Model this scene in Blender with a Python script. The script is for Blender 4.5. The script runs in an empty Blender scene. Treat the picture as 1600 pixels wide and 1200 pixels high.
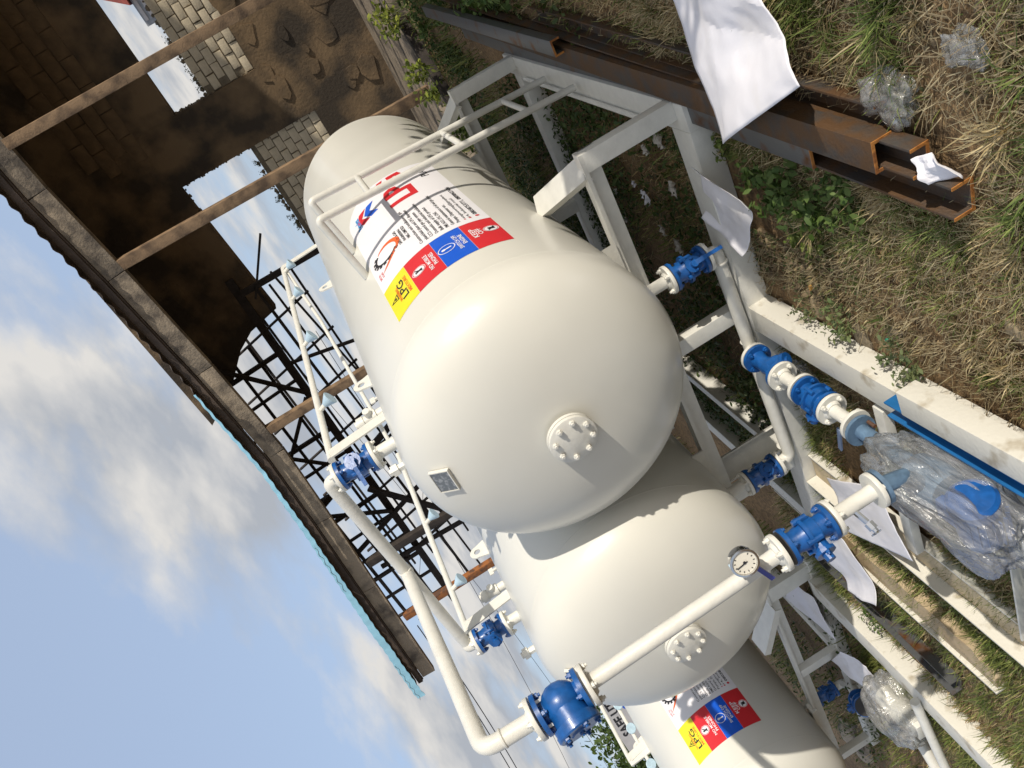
import bpy, bmesh, math, random
import numpy as np
from mathutils import Vector, Matrix, noise
random.seed(7); np.random.seed(7)
R = math.radians
scene = bpy.context.scene
col = scene.collection

# ------------------------------------------------------------------ camera, sky, sun, exposure
cam = bpy.data.objects.new('camera', bpy.data.cameras.new('camera')); col.objects.link(cam)
CR = ((-0.41853057, -0.31794481, -0.85073101), (-0.73474525, -0.43206261, 0.52294486), (-0.53383667, 0.84393898, -0.05277703))
m = Matrix.Identity(4)
for i in range(3):
    m[i][0] = CR[0][i]; m[i][1] = -CR[1][i]; m[i][2] = -CR[2][i]
m.translation = (2.25596, -2.88781, 1.72)
cam.matrix_world = m
cam.data.sensor_width = 36; cam.data.lens = 36 * 1262.8158 / 1600
cam.data.clip_start = .05; cam.data.clip_end = 3000
scene.camera = cam

LIGHT = Vector((-1, .27, -.30)).normalized()          # travel direction of sunlight
world = bpy.data.worlds.new('World'); scene.world = world; world.use_nodes = True
nt = world.node_tree; nt.nodes.clear()
def N(t, k, **kw):
    n = t.nodes.new(k)
    for a, b in kw.items(): setattr(n, a, b)
    return n
out = N(nt, 'ShaderNodeOutputWorld'); bg = N(nt, 'ShaderNodeBackground')
sky = N(nt, 'ShaderNodeTexSky', sky_type='NISHITA', sun_disc=False)
sky.sun_elevation = math.asin(-LIGHT.z); sky.sun_rotation = math.atan2(-LIGHT.x, -LIGHT.y)
sky.altitude = 0; sky.air_density = 1.0; sky.dust_density = 2.0; sky.ozone_density = 2.0
SKY_STRENGTH = .15
bg.inputs['Strength'].default_value = SKY_STRENGTH
tc = N(nt, 'ShaderNodeTexCoord')
L = nt.links.new
sep = N(nt, 'ShaderNodeSeparateXYZ'); L(tc.outputs['Generated'], sep.inputs[0])
zc_ = N(nt, 'ShaderNodeMath', operation='MAXIMUM'); L(sep.outputs['Z'], zc_.inputs[0]); zc_.inputs[1].default_value = 0.0
za = N(nt, 'ShaderNodeMath', operation='ADD'); L(zc_.outputs[0], za.inputs[0]); za.inputs[1].default_value = .16
dv = N(nt, 'ShaderNodeVectorMath', operation='DIVIDE'); L(tc.outputs['Generated'], dv.inputs[0])
cmb = N(nt, 'ShaderNodeCombineXYZ')
for k in range(3): L(za.outputs[0], cmb.inputs[k])
L(cmb.outputs[0], dv.inputs[1])
n1 = N(nt, 'ShaderNodeTexNoise'); n1.inputs['Scale'].default_value = 1.15; n1.inputs['Detail'].default_value = 8; n1.inputs['Roughness'].default_value = .56
mp = N(nt, 'ShaderNodeMapping'); CLOUD = Vector((2.5, .30, .8)); mp.inputs['Location'].default_value = CLOUD; L(dv.outputs[0], mp.inputs[0]); L(mp.outputs[0], n1.inputs['Vector'])
cr = N(nt, 'ShaderNodeValToRGB'); L(n1.outputs['Fac'], cr.inputs[0])
cr.color_ramp.elements[0].position = .405; cr.color_ramp.elements[0].color = (0, 0, 0, 1)
cr.color_ramp.elements[1].position = .56; cr.color_ramp.elements[1].color = (1, 1, 1, 1)
n2 = N(nt, 'ShaderNodeTexNoise'); n2.inputs['Scale'].default_value = 2.3; n2.inputs['Detail'].default_value = 6
mp2 = N(nt, 'ShaderNodeMapping'); mp2.inputs['Location'].default_value = (5.1, 1.7, .2); L(dv.outputs[0], mp2.inputs[0]); L(mp2.outputs[0], n2.inputs['Vector'])
# billow shading: compare the density with a sample shifted towards the sun
n3 = N(nt, 'ShaderNodeTexNoise'); n3.inputs['Scale'].default_value = 1.15; n3.inputs['Detail'].default_value = 5; n3.inputs['Roughness'].default_value = .5
mp3 = N(nt, 'ShaderNodeMapping'); mp3.inputs['Location'].default_value = CLOUD + Vector((.16, -.05, .05)); L(dv.outputs[0], mp3.inputs[0]); L(mp3.outputs[0], n3.inputs['Vector'])
df = N(nt, 'ShaderNodeMath', operation='SUBTRACT'); L(n1.outputs['Fac'], df.inputs[0]); L(n3.outputs['Fac'], df.inputs[1])
ad = N(nt, 'ShaderNodeMath', operation='MULTIPLY_ADD'); L(df.outputs[0], ad.inputs[0]); ad.inputs[1].default_value = 3.2
s2_ = N(nt, 'ShaderNodeMath', operation='MULTIPLY'); L(n2.outputs['Fac'], s2_.inputs[0]); s2_.inputs[1].default_value = .95; L(s2_.outputs[0], ad.inputs[2])
cc = N(nt, 'ShaderNodeValToRGB'); L(ad.outputs[0], cc.inputs[0])
cc.color_ramp.elements[0].position = .28; cc.color_ramp.elements[0].color = (2.15, 2.3, 2.55, 1)
cc.color_ramp.elements[1].position = .75; cc.color_ramp.elements[1].color = (3.75, 3.65, 3.5, 1)
hz = N(nt, 'ShaderNodeMix', data_type='RGBA'); hz.inputs[0].default_value = .72
L(sky.outputs[0], hz.inputs[6]); hz.inputs[7].default_value = (2.3, 2.8, 3.75, 1)
mx = N(nt, 'ShaderNodeMix', data_type='RGBA'); L(cr.outputs[0], mx.inputs[0]); L(hz.outputs[2], mx.inputs[6]); L(cc.outputs[0], mx.inputs[7])
L(mx.outputs[2], bg.inputs[0]); L(bg.outputs[0], out.inputs[0])

sl = bpy.data.lights.new('sun', 'SUN'); sl.energy = 2.9; sl.angle = R(.53); sl.color = (1, .92, .80)
sun = bpy.data.objects.new('sun', sl); col.objects.link(sun)
sun.rotation_euler = LIGHT.to_track_quat('-Z', 'Y').to_euler(); sun.location = (30, -10, 12)
vs = scene.view_settings
vs.view_transform = 'Standard'; vs.look = 'None'; vs.gamma = 1; vs.use_curve_mapping = False; vs.exposure = 0.44

# ------------------------------------------------------------------ materials
def mat(name, base, rough=.5, metal=0, var=.0, scale=8, bump=0, bscale=60, second=None, mixpos=(.45, .6), coat=0, detail=6, spec=.5):
    """principled with noise variation; 'second' is a second colour mixed by noise (dirt, rust, wear)"""
    M = bpy.data.materials.new(name); M.use_nodes = True; t = M.node_tree; p = t.nodes['Principled BSDF']
    p.inputs['Roughness'].default_value = rough; p.inputs['Metallic'].default_value = metal
    p.inputs['Coat Weight'].default_value = coat; p.inputs['Coat Roughness'].default_value = .12
    p.inputs['Specular IOR Level'].default_value = spec
    c = N(t, 'ShaderNodeTexCoord'); nz = N(t, 'ShaderNodeTexNoise'); nz.inputs['Scale'].default_value = scale; nz.inputs['Detail'].default_value = detail
    t.links.new(c.outputs['Object'], nz.inputs['Vector'])
    rp = N(t, 'ShaderNodeValToRGB'); t.links.new(nz.outputs['Fac'], rp.inputs[0])
    b = np.array(base)
    if second is None:
        rp.color_ramp.elements[0].position = .3; rp.color_ramp.elements[1].position = .7
        rp.color_ramp.elements[0].color = (*np.clip(b * (1 - var), 0, 1), 1); rp.color_ramp.elements[1].color = (*np.clip(b * (1 + var), 0, 1), 1)
    else:
        rp.color_ramp.elements[0].position, rp.color_ramp.elements[1].position = mixpos
        rp.color_ramp.elements[0].color = (*base, 1); rp.color_ramp.elements[1].color = (*second, 1)
    t.links.new(rp.outputs[0], p.inputs['Base Color'])
    if bump:
        nb = N(t, 'ShaderNodeTexNoise'); nb.inputs['Scale'].default_value = bscale; nb.inputs['Detail'].default_value = 5
        t.links.new(c.outputs['Object'], nb.inputs['Vector'])
        bp = N(t, 'ShaderNodeBump'); bp.inputs['Strength'].default_value = bump; bp.inputs['Distance'].default_value = .02
        t.links.new(nb.outputs['Fac'], bp.inputs['Height']); t.links.new(bp.outputs[0], p.inputs['Normal'])
    return M
CREAM = (.67, .66, .60)
M = {}
M['paint'] = mat('cream_paint', CREAM, .33, var=.045, scale=1.4, bump=.06, bscale=4.5, coat=.22, detail=9)
M['paint_b'] = mat('cream_paint_steel', (.67, .66, .605), .42, var=.06, scale=14, bump=.10, bscale=40, second=None)
M['paint_d'] = mat('cream_paint_dirty', (.66, .64, .57), .5, scale=9, second=(.40, .35, .26), mixpos=(.56, .72), bump=.12, bscale=50)
M['blue'] = mat('blue_enamel', (.008, .085, .30), .36, var=.22, scale=25, coat=.18, bump=.08, bscale=30)
M['blue_p'] = mat('blue_primer', (.015, .13, .34), .4, var=.15, scale=15, bump=.06)
M['ltblue'] = mat('pale_blue_paint', (.42, .56, .66), .45, var=.12, scale=20)
M['rust'] = mat('rusty_steel', (.105, .055, .024), .6, metal=.3, scale=9, second=(.065, .058, .052), mixpos=(.42, .66), bump=.2, bscale=70)
M['rustedge'] = mat('flame_cut_rust', (.42, .17, .035), .8, scale=20, second=(.25, .09, .02), bump=.2)
M['mill'] = mat('mill_scale_steel', (.14, .145, .15), .42, metal=.55, scale=7, second=(.15, .065, .025), mixpos=(.55, .7), bump=.1, bscale=50)
M['rustpole'] = mat('rusty_orange_steel', (.30, .11, .03), .7, scale=9, second=(.10, .05, .03), bump=.2)
M['chrome'] = mat('stainless', (.62, .62, .62), .16, metal=1, var=.05)
M['dark'] = mat('dark_steel', (.035, .033, .032), .6, var=.3, scale=12)
M['scrap'] = mat('dirty_scrap', (.50, .47, .42), .7, scale=15, second=(.30, .26, .21), bump=.2)
M['paper'] = mat('white_paper', (.78, .77, .81), .6, scale=4, second=(.66, .63, .60), mixpos=(.52, .85), bump=.12, bscale=9)
M['white'] = mat('vinyl_white', (.80, .79, .82), .35, var=.01)
M['red'] = mat('vinyl_red', (.62, .025, .035), .35, var=.03)
M['bluev'] = mat('vinyl_blue', (.008, .10, .60), .35, var=.03)
M['yellow'] = mat('vinyl_yellow', (.78, .68, .03), .35, var=.03)
M['black'] = mat('vinyl_black', (.02, .02, .025), .4, var=.1)
M['orange'] = mat('vinyl_orange', (.78, .13, .03), .35, var=.1)
M['sky_v'] = mat('vinyl_sky_blue', (.03, .30, .68), .35, var=.05)
M['dial'] = mat('dial_face', (.72, .69, .60), .5, var=.05)
M['plate'] = mat('name_plate', (.20, .215, .225), .35, metal=.6, scale=60, second=(.42, .43, .43), mixpos=(.5, .66))
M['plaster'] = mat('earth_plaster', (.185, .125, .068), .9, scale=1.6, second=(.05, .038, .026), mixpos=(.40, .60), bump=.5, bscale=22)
M['block'] = mat('sandcrete_block', (.60, .52, .38), .92, var=.22, scale=5, bump=.4, bscale=40)
M['mortar'] = mat('mortar', (.20, .165, .115), .95, var=.2, scale=14, bump=.4)
M['concrete'] = mat('weathered_concrete', (.33, .27, .20), .9, scale=3.5, second=(.12, .10, .08), mixpos=(.47, .66), bump=.5, bscale=35)
M['wood'] = mat('old_timber', (.25, .165, .095), .85, scale=6, second=(.10, .065, .04), mixpos=(.42, .65), bump=.3, bscale=60)
M['blackwood'] = mat('charred_timber', (.035, .028, .024), .9, var=.4, scale=8, bump=.3)
M['roofu'] = mat('old_roof_sheet', (.10, .075, .06), .8, var=.35, scale=4, bump=.2)
M['roofblue'] = mat('blue_roof_sheet', (.33, .64, .80), .45, var=.10, scale=6)
M['rock'] = mat('brown_rock', (.30, .235, .145), .9, scale=9, second=(.17, .125, .075), bump=.5, bscale=30)
M['rockl'] = mat('ochre_plastic', (.45, .24, .05), .5)
M['bottle'] = mat('green_glass_plastic', (.03, .25, .15), .25, var=.1)
M['tarp'] = mat('green_tarp', (.07, .12, .11), .5, var=.3, scale=12, bump=.3)
M['wire'] = mat('cable_rubber', (.012, .012, .014), .6)
M['stem'] = mat('plant_stem', (.10, .12, .04), .8, var=.2)
M['bark'] = mat('tree_bark', (.12, .085, .055), .9, var=.3, scale=10, bump=.5)
M['plank'] = mat('pale_plank', (.50, .40, .26), .8, scale=5, second=(.36, .27, .16), mixpos=(.4, .7), bump=.25, bscale=25)
M['sand'] = mat('dry_sand', (.52, .43, .29), .95, var=.18, scale=12, bump=.35, bscale=60)
M['redroof'] = mat('red_roof', (.28, .06, .04), .8, var=.2)
M['greywall'] = mat('grey_sheet_wall', (.30, .33, .37), .7, var=.15)
M['banner'] = mat('grey_banner', (.50, .50, .52), .6, var=.05)
M['mesh'] = mat('cobweb_white', (.5, .5, .5), .8)

def leafmat(name, attr=True, trans=.25):
    A = bpy.data.materials.new(name); A.use_nodes = True; t = A.node_tree; p = t.nodes['Principled BSDF']
    at = N(t, 'ShaderNodeAttribute', attribute_name='tint')
    t.links.new(at.outputs['Color'], p.inputs['Base Color'])
    p.inputs['Roughness'].default_value = .55; p.inputs['Specular IOR Level'].default_value = .3
    tr = N(t, 'ShaderNodeBsdfTranslucent'); t.links.new(at.outputs['Color'], tr.inputs[0])
    ms = N(t, 'ShaderNodeMixShader'); ms.inputs[0].default_value = trans
    t.links.new(p.outputs[0], ms.inputs[1]); t.links.new(tr.outputs[0], ms.inputs[2])
    t.links.new(ms.outputs[0], t.nodes['Material Output'].inputs[0])
    return A
M['leaf'] = leafmat('leaf'); M['blade'] = leafmat('grass_blade', trans=.2)

def plastic(name, tint=(.9, .92, .93), haze=.2, gloss=.55, stretch=(1, .35, 1.2), scale=16):
    A = bpy.data.materials.new(name); A.use_nodes = True; t = A.node_tree; t.nodes.remove(t.nodes['Principled BSDF'])
    c = N(t, 'ShaderNodeTexCoord'); wv = N(t, 'ShaderNodeTexNoise'); wv.inputs['Scale'].default_value = scale; wv.inputs['Detail'].default_value = 5; wv.inputs['Distortion'].default_value = 1.8
    mpp = N(t, 'ShaderNodeMapping'); mpp.inputs['Scale'].default_value = stretch; t.links.new(c.outputs['Object'], mpp.inputs[0]); t.links.new(mpp.outputs[0], wv.inputs['Vector'])
    bp = N(t, 'ShaderNodeBump'); bp.inputs['Strength'].default_value = .8; bp.inputs['Distance'].default_value = .012
    t.links.new(wv.outputs['Fac'], bp.inputs['Height'])
    tr = N(t, 'ShaderNodeBsdfTransparent'); tr.inputs[0].default_value = (.96, .97, .97, 1)
    d1 = N(t, 'ShaderNodeBsdfTranslucent'); d1.inputs[0].default_value = (*tint, 1); t.links.new(bp.outputs[0], d1.inputs['Normal'])
    d2 = N(t, 'ShaderNodeBsdfDiffuse'); d2.inputs[0].default_value = (*tint, 1); t.links.new(bp.outputs[0], d2.inputs['Normal'])
    di = N(t, 'ShaderNodeMixShader'); di.inputs[0].default_value = .7; t.links.new(d1.outputs[0], di.inputs[1]); t.links.new(d2.outputs[0], di.inputs[2])
    gl = N(t, 'ShaderNodeBsdfGlossy'); gl.inputs['Roughness'].default_value = .16; t.links.new(bp.outputs[0], gl.inputs['Normal'])
    rp = N(t, 'ShaderNodeMapRange'); rp.inputs[1].default_value = .4; rp.inputs[2].default_value = .68; rp.inputs[3].default_value = haze*.75; rp.inputs[4].default_value = haze*1.35
    t.links.new(wv.outputs['Fac'], rp.inputs[0])
    m1 = N(t, 'ShaderNodeMixShader'); t.links.new(rp.outputs[0], m1.inputs[0]); t.links.new(tr.outputs[0], m1.inputs[1]); t.links.new(di.outputs[0], m1.inputs[2])
    fr = N(t, 'ShaderNodeFresnel'); fr.inputs[0].default_value = 1.45; t.links.new(bp.outputs[0], fr.inputs['Normal'])
    fm = N(t, 'ShaderNodeMath', operation='MULTIPLY_ADD', use_clamp=True); t.links.new(fr.outputs[0], fm.inputs[0]); fm.inputs[1].default_value = gloss; fm.inputs[2].default_value = .03
    m2 = N(t, 'ShaderNodeMixShader'); t.links.new(fm.outputs[0], m2.inputs[0]); t.links.new(m1.outputs[0], m2.inputs[1]); t.links.new(gl.outputs[0], m2.inputs[2])
    t.links.new(m2.outputs[0], t.nodes['Material Output'].inputs[0])
    return A
M['wrap'] = plastic('clear_plastic_wrap', haze=.20, gloss=1.0, stretch=(1.2, .28, 1.4), scale=26)
M['bag'] = plastic('clear_plastic_bag', (.95, .93, .88), .26, 1.0, (1, 1, 1), 14)

def ground_mat():
    A = bpy.data.materials.new('soil'); A.use_nodes = True; t = A.node_tree; p = t.nodes['Principled BSDF']; p.inputs['Roughness'].default_value = .95
    c = N(t, 'ShaderNodeTexCoord')
    a = N(t, 'ShaderNodeTexNoise'); a.inputs['Scale'].default_value = 1.3; a.inputs['Detail'].default_value = 8
    b = N(t, 'ShaderNodeTexNoise'); b.inputs['Scale'].default_value = 38; b.inputs['Detail'].default_value = 6
    for n in (a, b): t.links.new(c.outputs['Object'], n.inputs['Vector'])
    r1 = N(t, 'ShaderNodeValToRGB'); t.links.new(a.outputs['Fac'], r1.inputs[0])
    r1.color_ramp.elements[0].position = .38; r1.color_ramp.elements[0].color = (.165, .105, .052, 1)
    r1.color_ramp.elements[1].position = .62; r1.color_ramp.elements[1].color = (.32, .215, .115, 1)
    r2 = N(t, 'ShaderNodeValToRGB'); t.links.new(b.outputs['Fac'], r2.inputs[0])
    r2.color_ramp.elements[0].position = .3; r2.color_ramp.elements[0].color = (.45, .45, .45, 1)
    r2.color_ramp.elements[1].position = .72; r2.color_ramp.elements[1].color = (1.3, 1.25, 1.15, 1)
    mm = N(t, 'ShaderNodeMix', data_type='RGBA', blend_type='MULTIPLY'); mm.inputs[0].default_value = 1
    t.links.new(r1.outputs[0], mm.inputs[6]); t.links.new(r2.outputs[0], mm.inputs[7]); t.links.new(mm.outputs[2], p.inputs['Base Color'])
    bp = N(t, 'ShaderNodeBump'); bp.inputs['Strength'].default_value = .8; bp.inputs['Distance'].default_value = .03
    t.links.new(b.outputs['Fac'], bp.inputs['Height']); t.links.new(bp.outputs[0], p.inputs['Normal'])
    return A
M['soil'] = ground_mat()

# ------------------------------------------------------------------ mesh helpers
def frame(zdir, xhint=(0, 0, 1)):
    z = Vector(zdir).normalized(); x = Vector(xhint)
    x = x - z * x.dot(z)
    if x.length < 1e-4:
        x = Vector((1, 0, 0)); x = x - z * x.dot(z)
        if x.length < 1e-4: x = Vector((0, 1, 0)); x = x - z * x.dot(z)
    x.normalize(); y = z.cross(x)
    return x, y, z
class MB:
    def __init__(s): s.v = []; s.f = []; s.smooth = []; s.bevel = 0
    def add(s, vs, fs, smooth=False):
        o = len(s.v); s.v += [Vector(a) for a in vs]; s.f += [[i + o for i in f] for f in fs]; s.smooth += [smooth] * len(fs); return s
    def box(s, lo, hi):
        x0, y0, z0 = lo; x1, y1, z1 = hi
        return s.add([(x0,y0,z0),(x1,y0,z0),(x1,y1,z0),(x0,y1,z0),(x0,y0,z1),(x1,y0,z1),(x1,y1,z1),(x0,y1,z1)],
                     [(0,3,2,1),(4,5,6,7),(0,1,5,4),(1,2,6,5),(2,3,7,6),(3,0,4,7)])
    def bar(s, a, b, w, h, up=(0, 0, 1)):
        """rectangular bar from a to b; w across, h along 'up'"""
        a, b = Vector(a), Vector(b); u, sd, d = frame(b - a, up)
        p = [u * (h/2*i) + sd * (w/2*j) for i, j in ((-1,-1),(1,-1),(1,1),(-1,1))]
        return s.add([a + q for q in p] + [b + q for q in p], [(0,1,2,3),(7,6,5,4),(0,4,5,1),(1,5,6,2),(2,6,7,3),(3,7,4,0)])
    def prism(s, prof, a, b, up=(0, 0, 1)):
        """profile of (up, side) points swept from a to b"""
        a, b = Vector(a), Vector(b); u, sd, d = frame(b - a, up); n = len(prof)
        p = [u * q[0] + sd * q[1] for q in prof]
        return s.add([a + q for q in p] + [b + q for q in p],
                     [tuple(range(n)), tuple(range(2*n-1, n-1, -1))] + [((i+1) % n, i, i+n, (i+1) % n + n) for i in range(n)])
    def tube(s, pts, r, seg=14, caps=True, bend=0, bn=6):
        pts = [Vector(p) for p in pts]
        if bend and len(pts) > 2:
            q = [pts[0]]
            for i in range(1, len(pts)-1):
                p0, p1, p2 = pts[i-1], pts[i], pts[i+1]
                d0 = (p0-p1); d2 = (p2-p1); k = min(bend, d0.length*.49, d2.length*.49)
                A, B = p1 + d0.normalized()*k, p1 + d2.normalized()*k
                for j in range(bn+1):
                    t = j/bn; q.append(A*(1-t)**2 + p1*2*t*(1-t) + B*t*t)
            q.append(pts[-1]); pts = q
        n = len(pts); vs = []; prev = None
        for i, p in enumerate(pts):
            d = (pts[min(i+1, n-1)] - pts[max(i-1, 0)])
            if prev is None: x, y, z = frame(d)
            else:
                z = d.normalized(); x = prev - z*prev.dot(z); x.normalize(); y = z.cross(x)
            prev = x; rr = r[i] if isinstance(r, (list, tuple)) else r
            vs += [p + x*(rr*math.cos(2*math.pi*k/seg)) + y*(rr*math.sin(2*math.pi*k/seg)) for k in range(seg)]
        fs = [(i*seg+k, i*seg+(k+1) % seg, (i+1)*seg+(k+1) % seg, (i+1)*seg+k) for i in range(n-1) for k in range(seg)]
        s.add(vs, fs, True)
        if caps: 
            o = len(s.v)-len(vs)
            s.f += [[o+k for k in range(seg-1, -1, -1)], [o+(n-1)*seg+k for k in range(seg)]]; s.smooth += [False, False]
        return s
    def lathe(s, prof, o, axis, seg=32, smooth=True, xhint=(0, 0, 1)):
        """profile of (dist along axis, radius)"""
        o = Vector(o); x, y, z = frame(axis, xhint); n = len(prof); vs = []
        for t, r in prof:
            vs += [o + z*t + x*(r*math.cos(2*math.pi*k/seg)) + y*(r*math.sin(2*math.pi*k/seg)) for k in range(seg)]
        fs = [(i*seg+k, i*seg+(k+1) % seg, (i+1)*seg+(k+1) % seg, (i+1)*seg+k) for i in range(n-1) for k in range(seg)]
        s.add(vs, fs, smooth)
        q = len(s.v)-len(vs)
        if prof[0][1] > 1e-5: s.f.append([q+k for k in range(seg-1, -1, -1)]); s.smooth.append(False)
        if prof[-1][1] > 1e-5: s.f.append([q+(n-1)*seg+k for k in range(seg)]); s.smooth.append(False)
        return s
    def hexbolt(s, o, axis, r, h):
        return s.lathe([(0, r), (h, r)], o, axis, 6, False).lathe([(h, r*.55), (h*1.7, r*.55)], o, axis, 8, False)
ORG = {}
SMALL = {'plaster_patch', 'rubble_crust', 'cover_bolt', 'flange_bolt', 'valve_bolt', 'strainer_bolt', 'rusty_stud', 'gasket', 'stem'}
def build(name, mb, material, parent=None, kind=None, angle=35, bevel=0):
    if name in SMALL: kind = 'stuff'
    me = bpy.data.meshes.new(name); o_ = Vector((0, 0, 0))
    if parent is not None: o_ = ORG[parent.name]
    me.from_pydata([v - o_ for v in mb.v], [], mb.f); me.validate()
    if bevel:
        bm = bmesh.new(); bm.from_mesh(me); bmesh.ops.recalc_face_normals(bm, faces=bm.faces)
        bmesh.ops.bevel(bm, geom=list(bm.edges), offset=bevel, segments=2, affect='EDGES', profile=.6, clamp_overlap=True); bm.to_mesh(me); bm.free(); me.shade_smooth()
        me.set_sharp_from_angle(angle=R(50))
    else:
        bm = bmesh.new(); bm.from_mesh(me); bmesh.ops.recalc_face_normals(bm, faces=bm.faces); bm.to_mesh(me); bm.free()
        if any(mb.smooth): me.shade_smooth(); me.set_sharp_from_angle(angle=R(angle))
    me.materials.append(material)
    o = bpy.data.objects.new(name, me); col.objects.link(o); ORG[o.name] = o_
    if parent is not None: o.parent = parent
    if kind: o['kind'] = kind
    return o
def tag(o, label, cat, group=None):
    o['label'] = label; o['category'] = cat
    if group: o['group'] = group
    return o
def thing(name, label, cat, loc=(0, 0, 0), group=None):
    o = bpy.data.objects.new(name, None); col.objects.link(o); o.location = loc; o.empty_display_size = .2; ORG[o.name] = Vector(loc)
    return tag(o, label, cat, group)
def solo(name, mb, material, label, cat, group=None, loc=None, **kw):
    """a thing that is one mesh; origin moved to loc"""
    loc = Vector(loc) if loc is not None else Vector((sum(v.x for v in mb.v)/len(mb.v), sum(v.y for v in mb.v)/len(mb.v), min(v.z for v in mb.v)))
    ORG['__tmp'] = loc
    class P: name = '__tmp'
    me_parent = P()
    o_ = loc
    for i in range(len(mb.v)): mb.v[i] = mb.v[i] - o_
    o = build(name, mb, material, None, **kw); o.location = loc; ORG[o.name] = loc
    return tag(o, label, cat, group)
def clone(o, parent, offset=Vector((0, 0, 0))):
    c = o.copy(); col.objects.link(c); c.parent = parent; c.location = Vector(o.location) + offset; ORG[c.name] = ORG.get(o.name, Vector())
    for ch in o.children: clone(ch, c)
    return c

# ------------------------------------------------------------------ ground
def gz(x, y):
    d = max(0.0, min(1.0, (abs(x-1)+abs(y+.5)-1)*.3))
    return .03*noise.noise((x*.9, y*.9, 0))*d + .012*noise.noise((x*4, y*4, 3)) - .01
def sheet(name, xs, ys, zf, material, kind):
    mb = MB(); nx, ny = len(xs), len(ys)
    mb.add([(x, y, zf(x, y)) for y in ys for x in xs], [(j*nx+i, j*nx+i+1, (j+1)*nx+i+1, (j+1)*nx+i) for j in range(ny-1) for i in range(nx-1)], True)
    return build(name, mb, material, None, kind)
near = list(np.arange(-8, 6.01, .09)); far = [-900, -400, -200, -100, -60, -40, -28, -20, -14, -10]
xs = far + near + [8, 11, 16, 25, 40, 80, 200, 900]
ys = [-900, -200, -60, -20, -10, -6] + list(np.arange(-4, 6.6, .09)) + [7, 7.6, 8.4, 10, 13, 18, 30, 60, 120, 300, 900]
sheet('ground', xs, ys, lambda x, y: gz(x, y) if (-9 < x < 7 and -5 < y < 8) else -.01, M['soil'], 'structure')

# ------------------------------------------------------------------ ruined building behind
bld = thing('ruined_building', 'derelict open building with shaded block wall, sky through its openings and a sagging eave', 'building', (0, 9, 0))
WY = 11.0
XE = 11.0
# wall pieces (front face at y=WY), opening 1: x .83..3.6 z 1.9..3.3 ; opening 2: x -1.8.. -.12 z 1.43..3.85
w = MB()
def wall(x0, x1, z0, z1, y=WY, t=.23): w.box((x0, y, z0), (x1, y+t, z1))
ZT = 6.0
wall(-.12, .83, 0, ZT); wall(.832, 3.6, 0, 1.9); wall(.832, 3.6, 3.31, ZT); wall(3.602, XE, 0, ZT)
wall(-2.6, -.122, 0, 1.43)
w.add([(-2.62, WY, 3.80), (-.122, WY, 3.9), (-.122, WY, ZT), (-3.9, WY, ZT), (-3.42, WY, 5.24), (-2.95, WY, 4.75), (-2.75, WY, 4.4)] +
      [(-2.62, WY+.23, 3.80), (-.122, WY+.23, 3.9), (-.122, WY+.23, ZT), (-3.9, WY+.23, ZT), (-3.42, WY+.23, 5.24), (-2.95, WY+.23, 4.75), (-2.75, WY+.23, 4.4)],
      [(0,1,2,3,4,5,6), (13,12,11,10,9,8,7)] + [((i+1) % 7, i, i+7, (i+1) % 7+7) for i in range(7)])
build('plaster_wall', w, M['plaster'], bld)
# plaster remains: raised ragged skins and exposed joints low on the wall
w = MB()
for k in range(26):
    x = random.uniform(-.1, 4); z = random.uniform(.3, 1.8); a = random.uniform(.05, .32); n = random.randint(6, 10)
    pts = [(x + a*random.uniform(.5, 1.1)*math.cos(2*math.pi*i/n)*1.4, WY-.012-.001*k, z + a*random.uniform(.5, 1.1)*math.sin(2*math.pi*i/n)) for i in range(n)]
    pts = [p for p in pts]
    w.add(pts + [(p[0], WY+.01, p[2]) for p in pts], [tuple(range(n))] + [((i+1) % n, i, i+n, (i+1) % n+n) for i in range(n)])
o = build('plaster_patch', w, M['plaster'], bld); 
# ragged sill lumps
w = MB()
for k in range(190):
    x = random.choice([random.uniform(-1.8, -.15), random.uniform(.85, 3.5)]); top = 2.66 if x < 0 else 2.75
    if k > 60: x, top = random.choice([(-.125, random.uniform(2.6, 3.9)), (.835, random.uniform(2.7, 3.3)), (random.uniform(-2.4, -.12), 3.86), (-.125, random.uniform(1.4, 2.6)), (.835, random.uniform(1.9, 2.7))])
    r = random.uniform(.015, .05 if k < 60 else .034); w.lathe([(-r*.6, 0), (-r*.4, r*.8), (r*.3, r), (r, 0)], (x, WY+.1+random.uniform(-.06, .06), top), (random.uniform(-.3, .3), .1, 1), 6)
build('rubble_crust', w, M['mortar'], bld)
# block infill, each block its own part
def blocks(x0, x1, z0, z1, y, bw=.30, bh=.185, material=M['block'], depth=.16, jit=.014):
    protos = []
    for q in range(5):
        mb = MB(); e = [random.uniform(-jit*.6, jit*.6) for _ in range(8)]
        mb.box((-bw/2+.008, 0, .007), (bw/2-.008, depth, bh-.007))
        for i, v in enumerate(mb.v):
            v.x += random.uniform(-.006, .006); v.z += random.uniform(-.006, .006); v.y += random.uniform(-.008, .008) if v.y < .01 else 0
        protos.append(mb)
    meshes = []
    row = 0; z = z0
    while z + bh <= z1 + .03:
        x = x0 + (bw/2 if row % 2 == 0 else bw)
        while x - bw/2 < x1 - .04:
            hw = bw
            if not meshes or len(meshes) < 5:
                ob = build('block', protos[len(meshes) % 5], material, None, bevel=.006); meshes.append(ob.data)
            else:
                ob = bpy.data.objects.new('block', random.choice(meshes)); col.objects.link(ob)
            ob.parent = bld; ORG[ob.name] = Vector((0, 9, 0))
            ob.location = (x, y - 9 + random.uniform(-jit, jit), z)
            ob.rotation_euler = (random.uniform(-.02, .02), random.uniform(-.015, .015), random.uniform(-.02, .02))
            x += bw
        z += bh; row += 1
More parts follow.
